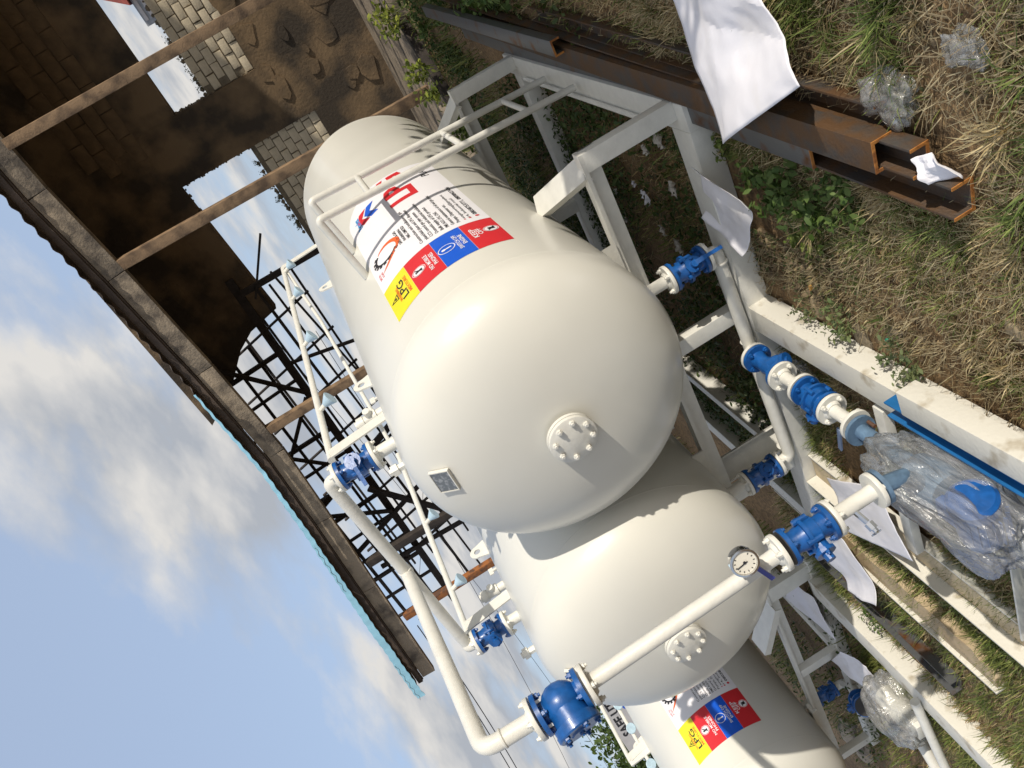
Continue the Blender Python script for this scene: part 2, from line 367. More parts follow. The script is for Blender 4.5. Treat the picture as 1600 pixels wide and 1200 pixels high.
w = MB(); w.box((.834, WY+.07, 1.9), (3.59, WY+.17, 2.72)); w.box((-2.6, WY+.07, 1.43), (-.124, WY+.17, 2.63)); build('mortar_bed', w, M['mortar'], bld)
blocks(.84, 3.5, 1.9, 2.74, WY+.045, bw=.23, bh=.14)
blocks(-2.6, -.13, 1.43, 2.66, WY+.045, bw=.23, bh=.14)
# block courses showing in the shaded upper wall
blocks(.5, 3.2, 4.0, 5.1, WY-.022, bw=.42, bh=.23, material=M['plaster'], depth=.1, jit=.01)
# floor slab with a broken front edge
w = MB(); n = 90; xs_ = np.linspace(-2.3, XE, n); fr = []
for x in xs_: fr.append(7.35 + .14*noise.noise((x*2.2, 0, 1)) + .07*noise.noise((x*7, 3, 1)))
vs = []; 
for x, y in zip(xs_, fr):
    zt = .15 + .03*noise.noise((x*5, 1, 1))
    vs += [(x, y-.10, -.05), (x, y-.03, .07+.03*noise.noise((x*9, 2, 2))), (x, y+.04, zt), (x, y+.32, .16+.02*noise.noise((x*6, 4, 2))), (x, y+.45, .06), (x, WY+.3, .05)]
w.add(vs, [(i*6+k, (i+1)*6+k, (i+1)*6+k+1, i*6+k+1) for i in range(n-1) for k in range(5)])
build('floor_slab', w, M['concrete'], bld)
# posts and eave beam
def post(x, y, z1, wd, material, z0=-.05, lean=0):
    w = MB(); w.bar((x, y, z0), (x+lean, y, z1), wd, wd*.8, (0, 1, 0)); return build('post', w, material, bld, bevel=.006)
post(.0, 7.5, 4.5, .14, M['wood'], lean=.08); post(1.745, 7.48, 4.6, .13, M['wood'], lean=.03); post(-2.84, 7.5, 4.4, .13, M['wood'])
post(-5.78, 7.5, 4.5, .13, M['blackwood']); post(-7.15, 7.5, 4.6, .13, M['rustpole'])
post(4.6, 7.5, 4.6, .14, M['wood']); post(7.5, 7.5, 4.6, .14, M['wood']); post(10.8, 7.5, 4.6, .14, M['wood']); post(10.85, 9.3, 5.0, .14, M['wood'])
ev = [(-8.55, 4.78), (-6.2, 4.60), (-4.6, 4.46), (-3.2, 4.36), (-1.6, 4.39), (0, 4.47), (1.2, 4.56), (4, 4.62), (9, 4.6), (XE, 4.6)]
for i in range(len(ev)-1):
    (xa, za_), (xb, zb) = ev[i], ev[i+1]
    w = MB(); w.bar((xa+.004, 7.5, za_+.12), (xb-.004, 7.5, zb+.12), .12, .24); build('eave_beam', w, M['concrete'], bld, bevel=.008)
w = MB()
for i in range(len(ev)-1):
    (xa, za_), (xb, zb) = ev[i], ev[i+1]
    w.bar((xa, 7.40, za_+.305), (xb, 7.40, zb+.305), .05, .085); w.bar((xa, 7.43, za_+.255), (xb, 7.43, zb+.255), .03, .02)
build('fascia_board', w, M['roofu'], bld)
# corrugated roof sheets, each a part, with blue painted upper faces showing at the overhang
def evz(x):
    for (xa, za_), (xb, zb) in zip(ev[:-1], ev[1:]):
        if xa <= x <= xb: return za_ + (zb-za_)*(x-xa)/(xb-xa)
    return ev[-1][1] if x > 0 else ev[0][1]
xx = -8.75; k = 0
while xx < XE:
    x1 = min(xx + .98, XE); n = 28; w = MB(); v = []
    fy = 7.30 - (.02 if k % 3 else .06) + random.uniform(-.03, .03); dz = random.uniform(0, .025); tw = max(0, (-2.5 - xx))*.016
    for y in (fy, 7.6, 9.2, WY+.6):
        for i in range(n+1):
            x = xx + (x1+.04-xx)*i/n
            v.append((x, y, evz(x) + .37 + dz*.6 + (y-7.3)*.22 + .016*math.sin(x*2*math.pi/.2) + (tw if y < 7.3 else 0)))
    fs = [(j*(n+1)+i, j*(n+1)+i+1, (j+1)*(n+1)+i+1, (j+1)*(n+1)+i) for j in range(3) for i in range(n)]
    nv = len(v); v += [(a, b, c-.004) for a, b, c in v]; fs += [tuple(nv+q for q in reversed(f)) for f in fs]
    fs += [(i+1, i, nv+i, nv+i+1) for i in range(n)]
    w.add(v, fs, True); build('roof_sheet', w, M['roofu'], bld); xx += .98; k += 1
w = MB(); n = 300
for i in range(205):   # pale blue sheet ends lapped over the fascia, widest at the drooping far end
    x0 = -8.7 + 10.2*i/n; x1 = x0 + 10.2/n
    wd = .012 + max(0, (-.6-x0))*.017
    def zz(x): return evz(x) + .345 + .006*math.sin(x*2*math.pi/.2) + .012*noise.noise((x*1.7, 0, 0))
    w.add([(x0, 7.215, zz(x0)), (x1, 7.215, zz(x1)), (x1, 7.235, zz(x1)+wd), (x0, 7.235, zz(x0)+wd), (x0, 7.225, zz(x0)), (x1, 7.225, zz(x1)), (x1, 7.245, zz(x1)+wd), (x0, 7.245, zz(x0)+wd)], [(0,1,2,3), (7,6,5,4), (0,4,5,1), (3,2,6,7)])
build('eave_flashing', w, M['roofblue'], bld)
for x in np.arange(-8.4, XE, 1.45):
    w = MB(); w.bar((x, 7.58, evz(x)+.27), (x, WY+.3, evz(x)+1.07), .06, .12); build('rafter', w, M['blackwood'], bld)
# timber skeleton of the missing wall at the far end
def stick(x0, z0, x1, z1, wd, y=WY, dp=.06):
    wd *= .72; w = MB(); w.bar((x0, y, z0), (x1, y, z1), wd, dp, (0, 1, 0)); return build('lattice_stick', w, M['blackwood'], bld)
stick(-1.75, 4.16, -10.6, 4.42, .20, y=WY-.08); stick(-2.0, 3.86, -10.2, 3.80, .07, y=WY-.14); stick(-2.2, 3.66, -10.2, 3.50, .05, y=WY+.03)
stick(-3.0, 4.62, -10.4, 4.78, .07, y=WY+.06); stick(-3.2, 5.02, -10.4, 5.16, .07, y=WY+.08); stick(-3.4, 5.4, -10.4, 5.5, .09, y=WY+.1)
for i, x in enumerate(np.arange(-3.35, -10.3, -.62)):
    stick(x, 4.2+.02*i, x-.06+random.uniform(-.05, .05), 5.7, .065 if i % 3 else .11, y=WY-.02)
for i, x in enumerate(np.arange(-3.1, -10.2, -.93)):
    stick(x, 3.3, x-.5, 5.6, .05, y=WY+1.3+.1*(i % 3))
for z_ in (3.35, 4.35, 4.85): stick(-2.6, z_, -10.4, z_+.1, .06, y=WY+1.5)
stick(-4.9, 5.5, -6.3, 4.2, .08, y=WY-.25); stick(-2.1, 3.55, -6.0, 3.15, .05, y=WY+.3); stick(-3.6, 4.25, -3.9, 2.9, .07, y=WY-.05)
stick(-2.9, 5.3, -4.2, 4.25, .10, y=WY-.2); stick(-4.3, 4.3, -5.5, 5.5, .09, y=WY-.2); stick(-5.6, 3.0, -6.6, 5.6, .18, y=WY-.22); stick(-6.8, 5.4, -7.5, 4.3, .1, y=WY-.2)
stick(-8.0, 5.5, -7.2, 3.2, .12, y=WY-.18); stick(-2.02, 4.1, -2.08, -.1, .15, y=WY-.2); stick(-2.2, 3.95, -1.3, 3.25, .05, y=WY-.25)
stick(-4.55, 4.3, -4.6, -.1, .10, y=WY-.1); stick(-6.7, 4.4, -8.3, 3.3, .16, y=WY-.25); stick(-8.6, 5.2, -8.75, 2.2, .13, y=WY-.2); stick(-8.4, 3.75, -7.4, 3.72, .12, y=WY-.24)

# ------------------------------------------------------------------ tank
TR = .75
def ang(a, r): return r*math.cos(R(a)), r*math.sin(R(a))
def decal_map(x, z, y):
    """flat decal (y along the shell, t = arc length up from the horizontal) -> shell"""
    def f(s, t, off):
        a = t/TR; r = TR+off
        return Vector((x + r*math.cos(a), y + s, z + r*math.sin(a)))
    return f
def arc(a): return R(a)*TR
def cut_flat(bm, step=.028):
    ts = [v.co.y for v in bm.verts]
    if not ts: return
    t = math.ceil(min(ts)/step)*step
    while t < max(ts):
        bmesh.ops.bisect_plane(bm, geom=list(bm.verts)+list(bm.edges)+list(bm.faces), plane_co=(0, t, 0), plane_no=(0, 1, 0)); t += step
def flat_obj(name, bm, f, off, material, parent):
    cut_flat(bm)
    bmesh.ops.triangulate(bm, faces=[q for q in bm.faces if len(q.verts) > 4])
    o_ = ORG[parent.name]
    for v in bm.verts: v.co = f(v.co.x, v.co.y, off) - o_
    me = bpy.data.meshes.new(name); bm.to_mesh(me); bm.free(); me.materials.append(material)
    ob = bpy.data.objects.new(name, me); col.objects.link(ob); ob.parent = parent; ORG[ob.name] = o_
    return ob
def poly_bm(polys):
    bm = bmesh.new()
    for p in polys:
        vs = [bm.verts.new((a, b, 0)) for a, b in p]
        try: bm.faces.new(vs)
        except Exception: pass
    return bm
def text_bm(lines):
    """lines: (string, s, t, height, width or None)"""
    bm = bmesh.new()
    for txt, s, t, h, wd, bold in lines:
        cu = bpy.data.curves.new('lettering', 'FONT'); cu.body = txt; cu.size = 1; cu.resolution_u = 2
        cu.offset = .012*bold
        ob = bpy.data.objects.new('lettering', cu); col.objects.link(ob)
        dg = bpy.context.evaluated_depsgraph_get(); me = bpy.data.meshes.new_from_object(ob.evaluated_get(dg))
        co = np.array([v.co[:] for v in me.vertices]) if len(me.vertices) else np.zeros((1, 3))
        x0, x1 = co[:, 0].min(), co[:, 0].max(); cap = .70
        sx = (wd/(x1-x0)) if wd else h/cap
        for v in me.vertices: v.co = ((v.co.x-x0)*sx + s, v.co.y*h/cap + t, 0)
        bm.from_mesh(me)
        bpy.data.objects.remove(ob); bpy.data.curves.remove(cu); bpy.data.meshes.remove(me)
    return bm
def ring(s, t, r0, r1, n=28):
    P = lambda r, i: (s + r*math.cos(2*math.pi*i/n), t + r*math.sin(2*math.pi*i/n))
    return [[P(r0, i), P(r1, i), P(r1, i+1), P(r0, i+1)] for i in range(n)]
def disc(s, t, r, n=28): return [[(s + r*math.cos(2*math.pi*i/n), t + r*math.sin(2*math.pi*i/n)) for i in range(n)]]
def rect(s0, s1, t0, t1): return [(s0, t0), (s1, t0), (s1, t1), (s0, t1)]

def add_decals(tank, cx, cz, dy, full=True):
    f = decal_map(cx, cz, dy)
    A = lambda a: arc(a)
    # white sheet (rounded far top corner)
    s0, s1, t0, t1 = 1.066, 2.52, A(-21.8), A(32.3); r = .30
    pts = [(s0, t0), (s1, t0), (s1, t1-r)] + [(s1-r+r*math.cos(R(q)), t1-r+r*math.sin(R(q))) for q in range(10, 90, 10)] + [(s1-r, t1), (s0, t1)]
    d = flat_obj('white_decal', poly_bm([pts]), f, .0015, M['white'], tank)
    sq = [('yellow_panel', 'yellow', 18.7, 32.2), ('red_panel', 'red', 5.3, 18.6), ('blue_panel', 'bluev', -8.0, 5.2), ('red_panel', 'red', -21.7, -8.1)]
    pan = []
    for nm, mt, a0, a1 in sq: pan.append(flat_obj(nm, poly_bm([rect(.675, 1.064, A(a0), A(a1))]), f, .0015, M[mt], tank))
    # yellow: triangle, WARNING, LPG, MIXTURE
    p = pan[0]
    flat_obj('lettering', text_bm([('LPG', .775, A(22.2), .045, .20, 1)]), f, .003, M['black'], p)
    flat_obj('lettering', text_bm([('WARNING', .785, A(25.6), .018, .165, 1), ('MIXTURE', .775, A(20.2), .019, .20, 1)]), f, .003, M['orange'], p)
    c, tt, q = .865, A(28.9), .030
    tri = [(c-q*1.1, tt-q*.8), (c+q*1.1, tt-q*.8), (c, tt+q*1.1)]; tri2 = [(c-q*.78, tt-q*.62), (c+q*.78, tt-q*.62), (c, tt+q*.72)]
    flat_obj('hazard_triangle', poly_bm([[tri[i], tri[(i+1) % 3], tri2[(i+1) % 3], tri2[i]] for i in range(3)] + disc(c, tt-q*.18, q*.28, 10)), f, .003, M['black'], p)
    # red: no mobile phones
    p = pan[1]
    flat_obj('lettering', text_bm([('NO MOBILE', .765, A(8.9), .023, .205, 1.5), ('PHONES', .79, A(6.5), .023, .16, 1.5)]), f, .003, M['white'], p)
    flat_obj('prohibition_disc', poly_bm(disc(.868, A(14.6), .036) + ring(.868, A(14.6), .041, .044)), f, .003, M['white'], p)
    ph = [rect(.856, .872, A(14.6)-.022, A(14.6)+.022), [(.842, A(14.6)-.018), (.849, A(14.6)-.022), (.896, A(14.6)+.018), (.889, A(14.6)+.022)]]
    flat_obj('phone_symbol', poly_bm(ph), f, .0045, M['black'], p)
    # blue: switch off engine
    p = pan[2]
    flat_obj('lettering', text_bm([('SWITCH OFF', .775, A(-4.6), .021, .205, 1.5), ('ENGINE', .815, A(-6.7), .021, .14, 1.5)]), f, .003, M['white'], p)
    flat_obj('key_symbol', poly_bm(ring(.87, A(1.2), .044, .049) + disc(.87, A(1.2)+.017, .012, 14) + [rect(.864, .876, A(1.2)-.028, A(1.2)+.012)]), f, .003, M['white'], p)
    # red: keep off
    p = pan[3]
    flat_obj('lettering', text_bm([('KEEP', .825, A(-11.9), .027, .135, 1.5), ('OFF', .85, A(-14.2), .025, .09, 1.5)]), f, .003, M['white'], p)
    flat_obj('prohibition_disc', poly_bm(disc(.893, A(-17.9), .034) + ring(.893, A(-17.9), .038, .041)), f, .003, M['white'], p)
    c, tt = .893, A(-17.9)
    flat_obj('hand_symbol', poly_bm([rect(c-.012, c+.014, tt-.020, tt+.004)] + [rect(c-.012+.007*i, c-.007+.007*i, tt+.004, tt+.018-.002*abs(i-1.5)) for i in range(4)] + [[(c-.026, tt+.014), (c-.022, tt+.019), (c+.026, tt-.016), (c+.022, tt-.021)]]), f, .0045, M['black'], p)
    # white sheet: services list
    dk = M['black']
    rows = ['Construction and installation of gas', 'plant/skid plant and LPG dispenser', 'CCS central gas pipe system', 'Domestic and industrial installation', 'Bulk supply of LPG product',
            'PMS AGO, LPG, CNG', 'General maintenance of oil and gas plant', 'Pumps, Dispenser etc.']
    ws = [.62, .60, .47, .60, .46, .30, .62, .36]
    L_ = []
    for i, (t_, w_) in enumerate(zip(rows, ws)):
        L_.append((t_, 1.125, A(6.4 - 2.42*i), .020, w_, .6))
    L_ += [('engineering@gasplant', 1.15, A(-13.2), .016, .52, .4), ('14, Industrial road', 1.15, A(-15.4), .016, .40, .4), ('08038753771, 08098427426', 1.17, A(-18.8), .024, .62, 1.5)]
    L_ += [('SAFE OIL & GAS', 1.32, A(13.3), .019, .23, 1.5), ('ENGINEERING', 1.32, A(11.2), .017, .21, 1), ('NIG. LIMITED', 1.31, A(9.1), .019, .22, 1.5)]
    flat_obj('lettering', text_bm(L_), f, .003, dk, d)
    flat_obj('bullet_mark', poly_bm(disc(1.145, A(-18.1), .012, 12) + disc(1.135, A(-14.9), .008, 10) + disc(1.135, A(-12.7), .006, 10)), f, .003, M['red'], d)
    # gear and flame emblem
    c, tt = 1.405, A(22.2); g = []
    for i in range(4, 13):
        a0, a1 = R(i*22.5-6.5), R(i*22.5+6.5)
        g.append([(c+.075*math.cos(R(i*22.5-11.2)), tt+.075*math.sin(R(i*22.5-11.2))), (c+.092*math.cos(R(i*22.5-11.2)), tt+.092*math.sin(R(i*22.5-11.2))), (c+.092*math.cos(R(i*22.5+11.3)), tt+.092*math.sin(R(i*22.5+11.3))), (c+.075*math.cos(R(i*22.5+11.3)), tt+.075*math.sin(R(i*22.5+11.3)))])
        g.append([(c+.091*math.cos(a0), tt+.091*math.sin(a0)), (c+.108*math.cos(a0), tt+.108*math.sin(a0)), (c+.108*math.cos(a1), tt+.108*math.sin(a1)), (c+.091*math.cos(a1), tt+.091*math.sin(a1))])
    rot = lambda P, q: [(c+(x-c)*math.cos(q)-(y-tt)*math.sin(q), tt+(x-c)*math.sin(q)+(y-tt)*math.cos(q)) for x, y in P]
    flat_obj('gear_emblem', poly_bm([rot(P, R(-40)) for P in g]), f, .003, dk, d)
    fl = []
    for i in range(14):
        a0, a1 = R(-150 + i*13), R(-150 + (i+1)*13); w0, w1 = .006+.030*math.sin(math.pi*i/14), .006+.030*math.sin(math.pi*(i+1)/14)
        fl.append([(c+.085*math.cos(a0), tt+.085*math.sin(a0)), (c+(.085+w0)*math.cos(a0), tt+(.085+w0)*math.sin(a0)), (c+(.085+w1)*math.cos(a1), tt+(.085+w1)*math.sin(a1)), (c+.085*math.cos(a1), tt+.085*math.sin(a1))])
    fl.append([(c-.074, tt-.046), (c-.090, tt-.056), (c-.15, tt+.02), (c-.175, tt+.075), (c-.13, tt+.025)])
    flat_obj('flame_emblem', poly_bm(fl), f, .003, M['orange'], d)
    flat_obj('lettering', text_bm([('SAFE OIL', 1.20, A(29.2), .016, .085, 1), ('& GAS', 1.20, A(27.6), .014, .07, 1)]), f, .003, M['red'], d)
    # big red LPG and PLANT
    flat_obj('lettering', text_bm([('LPG', 1.885, A(-5.6), .178, .60, 3)]), f, .003, M['red'], d)
    flat_obj('lettering', text_bm([('PLANT', 2.16, A(-16.6), .05, .27, 1.5)]), f, .003, dk, d)
    # chevron emblem and blue name
    c, tt, w_, h_ = 2.16, A(17.4), .105, .05
    def chev(t): return [[(c-w_, t), (c, t+.055), (c, t+h_+.055), (c-w_, t+h_+.012)], [(c+w_, t), (c+w_, t+h_+.012), (c, t+h_+.055), (c, t+.055)]]
    flat_obj('chevron_emblem', poly_bm(chev(tt-.055)), f, .003, M['bluev'], d)
    flat_obj('chevron_emblem', poly_bm(chev(tt+.017)), f, .003, M['red'], d)
    flat_obj('lettering', text_bm([('Petrolex', 2.05, A(24.6), .042, .21, 2)]), f, .003, M['sky_v'], d)

def make_tank(cx, cz, fy, label, decals):
    """fy = y of the blind flange face"""
    T = thing('storage_tank', label, 'gas tank', (cx, fy+2.4, 0), 'cream gas tanks lying side by side')
    seam, rear = fy+.44, fy+4.5
    hd = .38; n = 22
    def head(k):   # torispherical-looking profile
        u = k/n*math.pi/2; e = 2.4
        return (abs(math.sin(u))**(2/e), abs(math.cos(u))**(2/e))
    prof = [(seam - hd*head(k)[0], TR*head(k)[1]) for k in range(n, 0, -1)]
    prof += [(seam, TR), (rear, TR)] + [(rear + hd*head(k)[0], TR*head(k)[1]) for k in range(1, n+1)]
    prof[0] = (prof[0][0], 0); prof[-1] = (prof[-1][0], 0)
    w = MB(); w.lathe([(t, r) for t, r in prof], (cx, 0, cz), (0, 1, 0), 128)
    build('shell', w, M['paint'], T, angle=80)
    for y in (seam, rear):
        w = MB(); w.lathe([(-.010, TR-.001), (-.004, TR+.0009), (0, TR+.0013), (.004, TR+.0009), (.010, TR-.001)], (cx, y, cz), (0, 1, 0), 96); build('weld_seam', w, M['paint'], T)
    # blind flange on the head with neck and bolts
    fr = .118; w = MB(); w.lathe([(.10, .085), (.036, .085)], (cx, fy, cz), (0, 1, 0), 28); w.lathe([(.042, fr), (.024, fr)], (cx, fy, cz), (0, 1, 0), 40); w.lathe([(.020, fr), (0.002, fr), (0, fr-.003)], (cx, fy, cz), (0, 1, 0), 40)
    fo = build('blind_flange', w, M['paint_b'], T)
    b = MB(); b.lathe([(0, .0145), (.012, .0145), (.013, .009), (.019, .008)], (0, 0, 0), (0, -1, 0), 6, False)
    bo = None
    for k in range(8):
        a = 2*math.pi*(k+.5)/8 + .1
        p = Vector((cx+.092*math.cos(a), fy, cz+.092*math.sin(a)))
        if bo is None:
            ORG['__b'] = Vector(); bo = build('bolt', b, M['paint_b'], None); bo.parent = fo; bo.location = p - ORG[T.name]
        else:
            c_ = bo.copy(); col.objects.link(c_); c_.parent = fo; c_.location = p - ORG[T.name]; c_.rotation_euler = (0, random.uniform(0, 1), 0)
    # lifting lugs
    for y in (fy+1.56, fy+3.37):
        w = MB(); seg = 12; outer = []; inner = []
        for k in range(seg+1):
            a = math.pi*k/seg; outer.append((.055*math.cos(a), TR+.075+.055*math.sin(a)))
        pts = [(-.075, TR-.01), ] + [(-q[0]*-1*-1, q[1]) for q in []]
        ol = [(.085, TR-.012)] + outer + [(-.085, TR-.012)]
        il = [(.024*math.cos(2*math.pi*k/16), TR+.075+.024*math.sin(2*math.pi*k/16)) for k in range(16)]
        bm = bmesh.new(); th = .012
        vo = [bm.verts.new((a, b_, 0)) for a, b_ in ol]; vi = [bm.verts.new((a, b_, 0)) for a, b_ in il]
        eo = [bm.edges.new((vo[i], vo[(i+1) % len(vo)])) for i in range(len(vo))]; ei = [bm.edges.new((vi[i], vi[(i+1) % 16])) for i in range(16)]
        bmesh.ops.triangle_fill(bm, edges=eo+ei, use_beauty=True)
        r_ = bmesh.ops.extrude_face_region(bm, geom=list(bm.faces)); 
        for q in [e for e in r_['geom'] if isinstance(e, bmesh.types.BMVert)]: q.co.z += th
        bm.verts.ensure_lookup_table()
        bm.verts.index_update(); w.add([(cx + v.co.z - th/2, y + v.co.x, cz + v.co.y) for v in bm.verts], [[v.index for v in f_.verts] for f_ in bm.faces]); bm.free()
        build('lifting_lug', w, M['paint_b'], T)
    # small top fittings: relief valve, capped stubs, strap eye
    w = MB(); y = fy+1.15; zt = cz+TR
    w.lathe([(-.01, .030), (.05, .030), (.05, .042), (.075, .042), (.075, .033), (.13, .033), (.13, .040), (.17, .040), (.17, .028), (.185, .028)], (cx, y, zt), (0, 0, 1), 16)
    w.tube([(cx, y, zt+.09), (cx+.07, y-.02, zt+.09)], .022, 10); w.tube([(cx, y, zt+.09), (cx-.06, y+.03, zt+.09)], .014, 8)
    build('relief_valve', w, M['paint_b'], T)
    w = MB(); y = fy+.56; w.lathe([(-.03, .022), (.05, .022), (.05, .034), (.085, .034), (.085, .020), (.10, .020)], (cx, y, zt-.005), (0, 0, 1), 6, False); build('level_gauge', w, M['paint_b'], T)
    w = MB(); y = fy+1.32; w.bar((cx, y-.03, zt+.045), (cx, y+.03, zt+.045), .008, .03); w.bar((cx, y, zt-.01), (cx, y, zt+.05), .02, .012, (1, 0, 0)); build('earth_tag', w, M['paint_b'], T)
    # name plate bracket on the upper head
    e = 2.4; rr = .60; yy = lambda r_: seam - hd*(max(0, 1-(r_/TR)**e))**(1/e)
    P = Vector((cx+.062, yy(rr), cz+rr)); sl_ = (yy(rr+.01)-yy(rr-.01))/.02; nn = Vector((0, -1, sl_)).normalized(); uu = Vector((0, sl_, 1)).normalized(); xx_ = Vector((1, 0, 0)); ctr = P + nn*.012
    def slab(w, x0, x1, u0, u1, n0, n1):
        q = [ctr + xx_*a + uu*b_ + nn*c_ for c_ in (n0, n1) for a, b_ in ((x0, u0), (x1, u0), (x1, u1), (x0, u1))]
        w.add(q, [(0,3,2,1), (4,5,6,7), (0,1,5,4), (1,2,6,5), (2,3,7,6), (3,0,4,7)])
    w = MB(); slab(w, -.060, .060, -.046, .046, -.004, 0); np_ = build('name_plate', w, M['plate'], T)
    w = MB(); slab(w, -.066, .066, .0462, .052, -.016, .003); slab(w, -.066, .066, -.052, -.0462, -.016, .003); slab(w, -.066, -.0602, -.0460, .0460, -.016, .003); slab(w, .0602, .066, -.0460, .0460, -.016, .003)
    build('plate_frame', w, M['paint_b'], np_)
    if decals: add_decals(T, cx, cz, fy)
    return T
T1 = make_tank(0, 1.42, 0, 'nearest cream tank with a full decal sheet and a ladder on its side', True)
T2 = make_tank(-1.536, 1.42, -.0985, 'middle cream tank behind the vertical pipe, partly in shadow of the nearest tank', False)
T3 = make_tank(-5.417, 1.295, .513, 'farthest cream tank at the picture edge, its safety decal half in shade', True)

# ------------------------------------------------------------------ flanged valves and pipes
def flange(w, o, axis, r=.084, t=.016): w.lathe([(0, r), (.002, r+.001), (t-.002, r+.001), (t, r)], o, axis, 30)
def bolts(w, o, axis, r, n=4, br=.011, h=.012, ph=.4):
    x, y, z = frame(axis)
    for k in range(n):
        a = 2*math.pi*(k+ph)/n; w.hexbolt(Vector(o) + x*(r*math.cos(a)) + y*(r*math.sin(a)), z, br, h)
def ball_valve(parent, o, axis, L_=.20, stem=(1, 0, 0), lever=True, r=.082, ld_=None):
    """split-body flanged valve centred at o"""
    o = Vector(o); x, y, z = frame(axis, stem); a0, a1 = o - z*(L_/2), o + z*(L_/2)
    w = MB(); h = L_/2
    w.lathe([(-h, r), (-h+.018, r), (-h+.0185, r*.62), (-h*.45, r*.60), (-h*.40, r*.78), (h*.02, r*.80), (h*.025, r*.98), (h*.17, r*.98), (h*.175, r*.72), (h*.55, r*.60), (h-.0185, r*.62), (h-.018, r), (h, r)], o, z, 28)
    for k in range(4):
        a = math.pi/4 + k*math.pi/2; p = o + (x*math.cos(a) + y*math.sin(a))*(r*.88)
        w.tube([p - z*(h*.30), p + z*(h*.33)], .012, 8)
    v = build('ball_valve', w, M['blue'], parent)
    w = MB(); bolts(w, a0 + z*.018, z, r*.80, 4, .012, .012, .5); bolts(w, a1 - z*.018, -z, r*.80, 4, .012, .012, .5); build('valve_bolt', w, M['blue'], v)
    w = MB(); s = o + x*(r*.6) - z*(h*.1); w.lathe([(0, .034), (.04, .034), (.04, .045), (.055, .045), (.055, .02), (.085, .02)], s, x, 12, False)
    for q in (-1, 1): w.hexbolt(s + x*.055 + y*(.034*q), x, .009, .010)
    build('valve_stem', w, M['blue'], v)
    if lever:
        w = MB(); p = s + x*.08; q = Vector(ld_ or -z).normalized(); w.bar(p, p + q*.05 + x*.012, .026, .008, x); w.bar(p + q*.048 + x*.012, p + q*.16 + x*.018, .020, .009, x); build('lever', w, M['blue'], v)
    # grey gaskets and white companion flanges
    w = MB(); w.lathe([(-.004, r*.93), (0, r*.93)], a0, z, 24); w.lathe([(0, r*.93), (.004, r*.93)], a1, z, 24); build('gasket', w, M['dark'], v)
    return v
def comp_flange(parent, o, axis, r=.082, blt=True, material=None):
    w = MB(); flange(w, o, axis, r, .020); w.lathe([(.02, .052), (.034, .042)], o, axis, 20)
    f_ = build('pipe_flange', w, material or M['paint_b'], parent)
    if blt:
        w = MB(); z = Vector(axis).normalized(); bolts(w, Vector(o) + z*.02, z, r*.80, 4, .013, .014, .5); build('flange_bolt', w, material or M['paint_b'], f_)
    return f_
def pipe(parent, pts, r=.034, name='pipe', material=None, bend=0):
    w = MB(); w.tube(pts, r, 20, True, bend); return build(name, w, material or M['paint_b'], parent)
def weld(parent, o, axis, r=.036):
    w = MB(); w.lathe([(-.008, r-.003), (-.003, r+.003), (.003, r+.0035), (.008, r-.003)], o, axis, 20); return build('weld_bead', w, M['paint_b'], parent)

# vapour header: top valves on tanks 1 and 2, tee, forward arm, drop leg with check valve, gauge and valve, down to the pump
vap = thing('vapour_pipework', 'white overhead pipe with blue valves joining two tank tops and dropping beside the middle tank', 'pipework', (-.75, .3, 2.1))
HY = .79
pipe(vap, [(0, HY, 2.14), (0, HY, 2.30)], .036); comp_flange(vap, (0, HY, 2.318), (0, 0, -1)); ball_valve(vap, (0, HY, 2.42), (0, 0, 1), .20, (.75, -.6, 0), True, .082, (-.75, -.65, -.05))
comp_flange(vap, (0, HY, 2.522), (0, 0, 1))
X2 = -1.536
pipe(vap, [(X2, HY-.04, 2.13), (X2, HY-.04, 2.26)], .036); comp_flange(vap, (X2, HY-.04, 2.275), (0, 0, -1)); ball_valve(vap, (X2, HY-.04, 2.375), (0, 0, 1), .20, (.3, -1, 0), False)
comp_flange(vap, (X2, HY-.04, 2.477), (0, 0, 1))
tee = Vector((-.80, HY, 2.565))
pipe(vap, [(0, HY, 2.53), (0, HY, 2.59), (-.06, HY, 2.588), tee], .037, bend=.055)
pipe(vap, [tee, (X2+.02, HY-.02, 2.545), (X2, HY-.035, 2.545), (X2, HY-.04, 2.487)], .036, bend=.06)
weld(vap, tee + Vector((.03, 0, 0)), (1, 0, 0), .038)
armend = Vector((-.445, -.80, 2.40))
pipe(vap, [tee + Vector((0, -.02, 0)), armend, (-.45, -.80, 2.19)], .037, bend=.07)
weld(vap, armend + Vector((-.0, 0, -.09)), (0, 0, 1), .038)
w = MB(); w.lathe([(-.034, .0), (-.030, .03), (-.005, .041), (.03, .041)], tee - Vector((0, -.01, 0)), (0, -1, 0), 16); build('tee_joint', w, M['paint_b'], vap)
# check valve
DX, DY = -.452, -.80
comp_flange(vap, (DX, DY, 2.155), (0, 0, 1), .088)
w = MB(); o = Vector((DX, DY, 2.04))
w.lathe([(-.105, .088), (-.085, .088), (-.0845, .046), (-.07, .046), (-.058, .062), (-.03, .078), (0, .082), (.03, .078), (.058, .062), (.07, .046), (.0845, .046), (.085, .088), (.105, .088)], o, (0, 0, 1), 32)
cd = Vector((-.42, -.90, -.10)).normalized()
w.lathe([(0, .074), (.085, .078), (.085, .094), (.105, .094), (.106, .098), (.124, .098), (.130, .092), (.130, .045), (.136, .04), (.136, 0)], o, cd, 32)
cv = build('check_valve', w, M['blue'], vap)
w = MB(); bolts(w, o + cd*.124, cd, .078, 5, .014, .014); bolts(w, o + Vector((0, 0, .085)), (0, 0, -1), .07, 4, .013, .014); bolts(w, o - Vector((0, 0, .085)), (0, 0, 1), .07, 4, .013, .014)
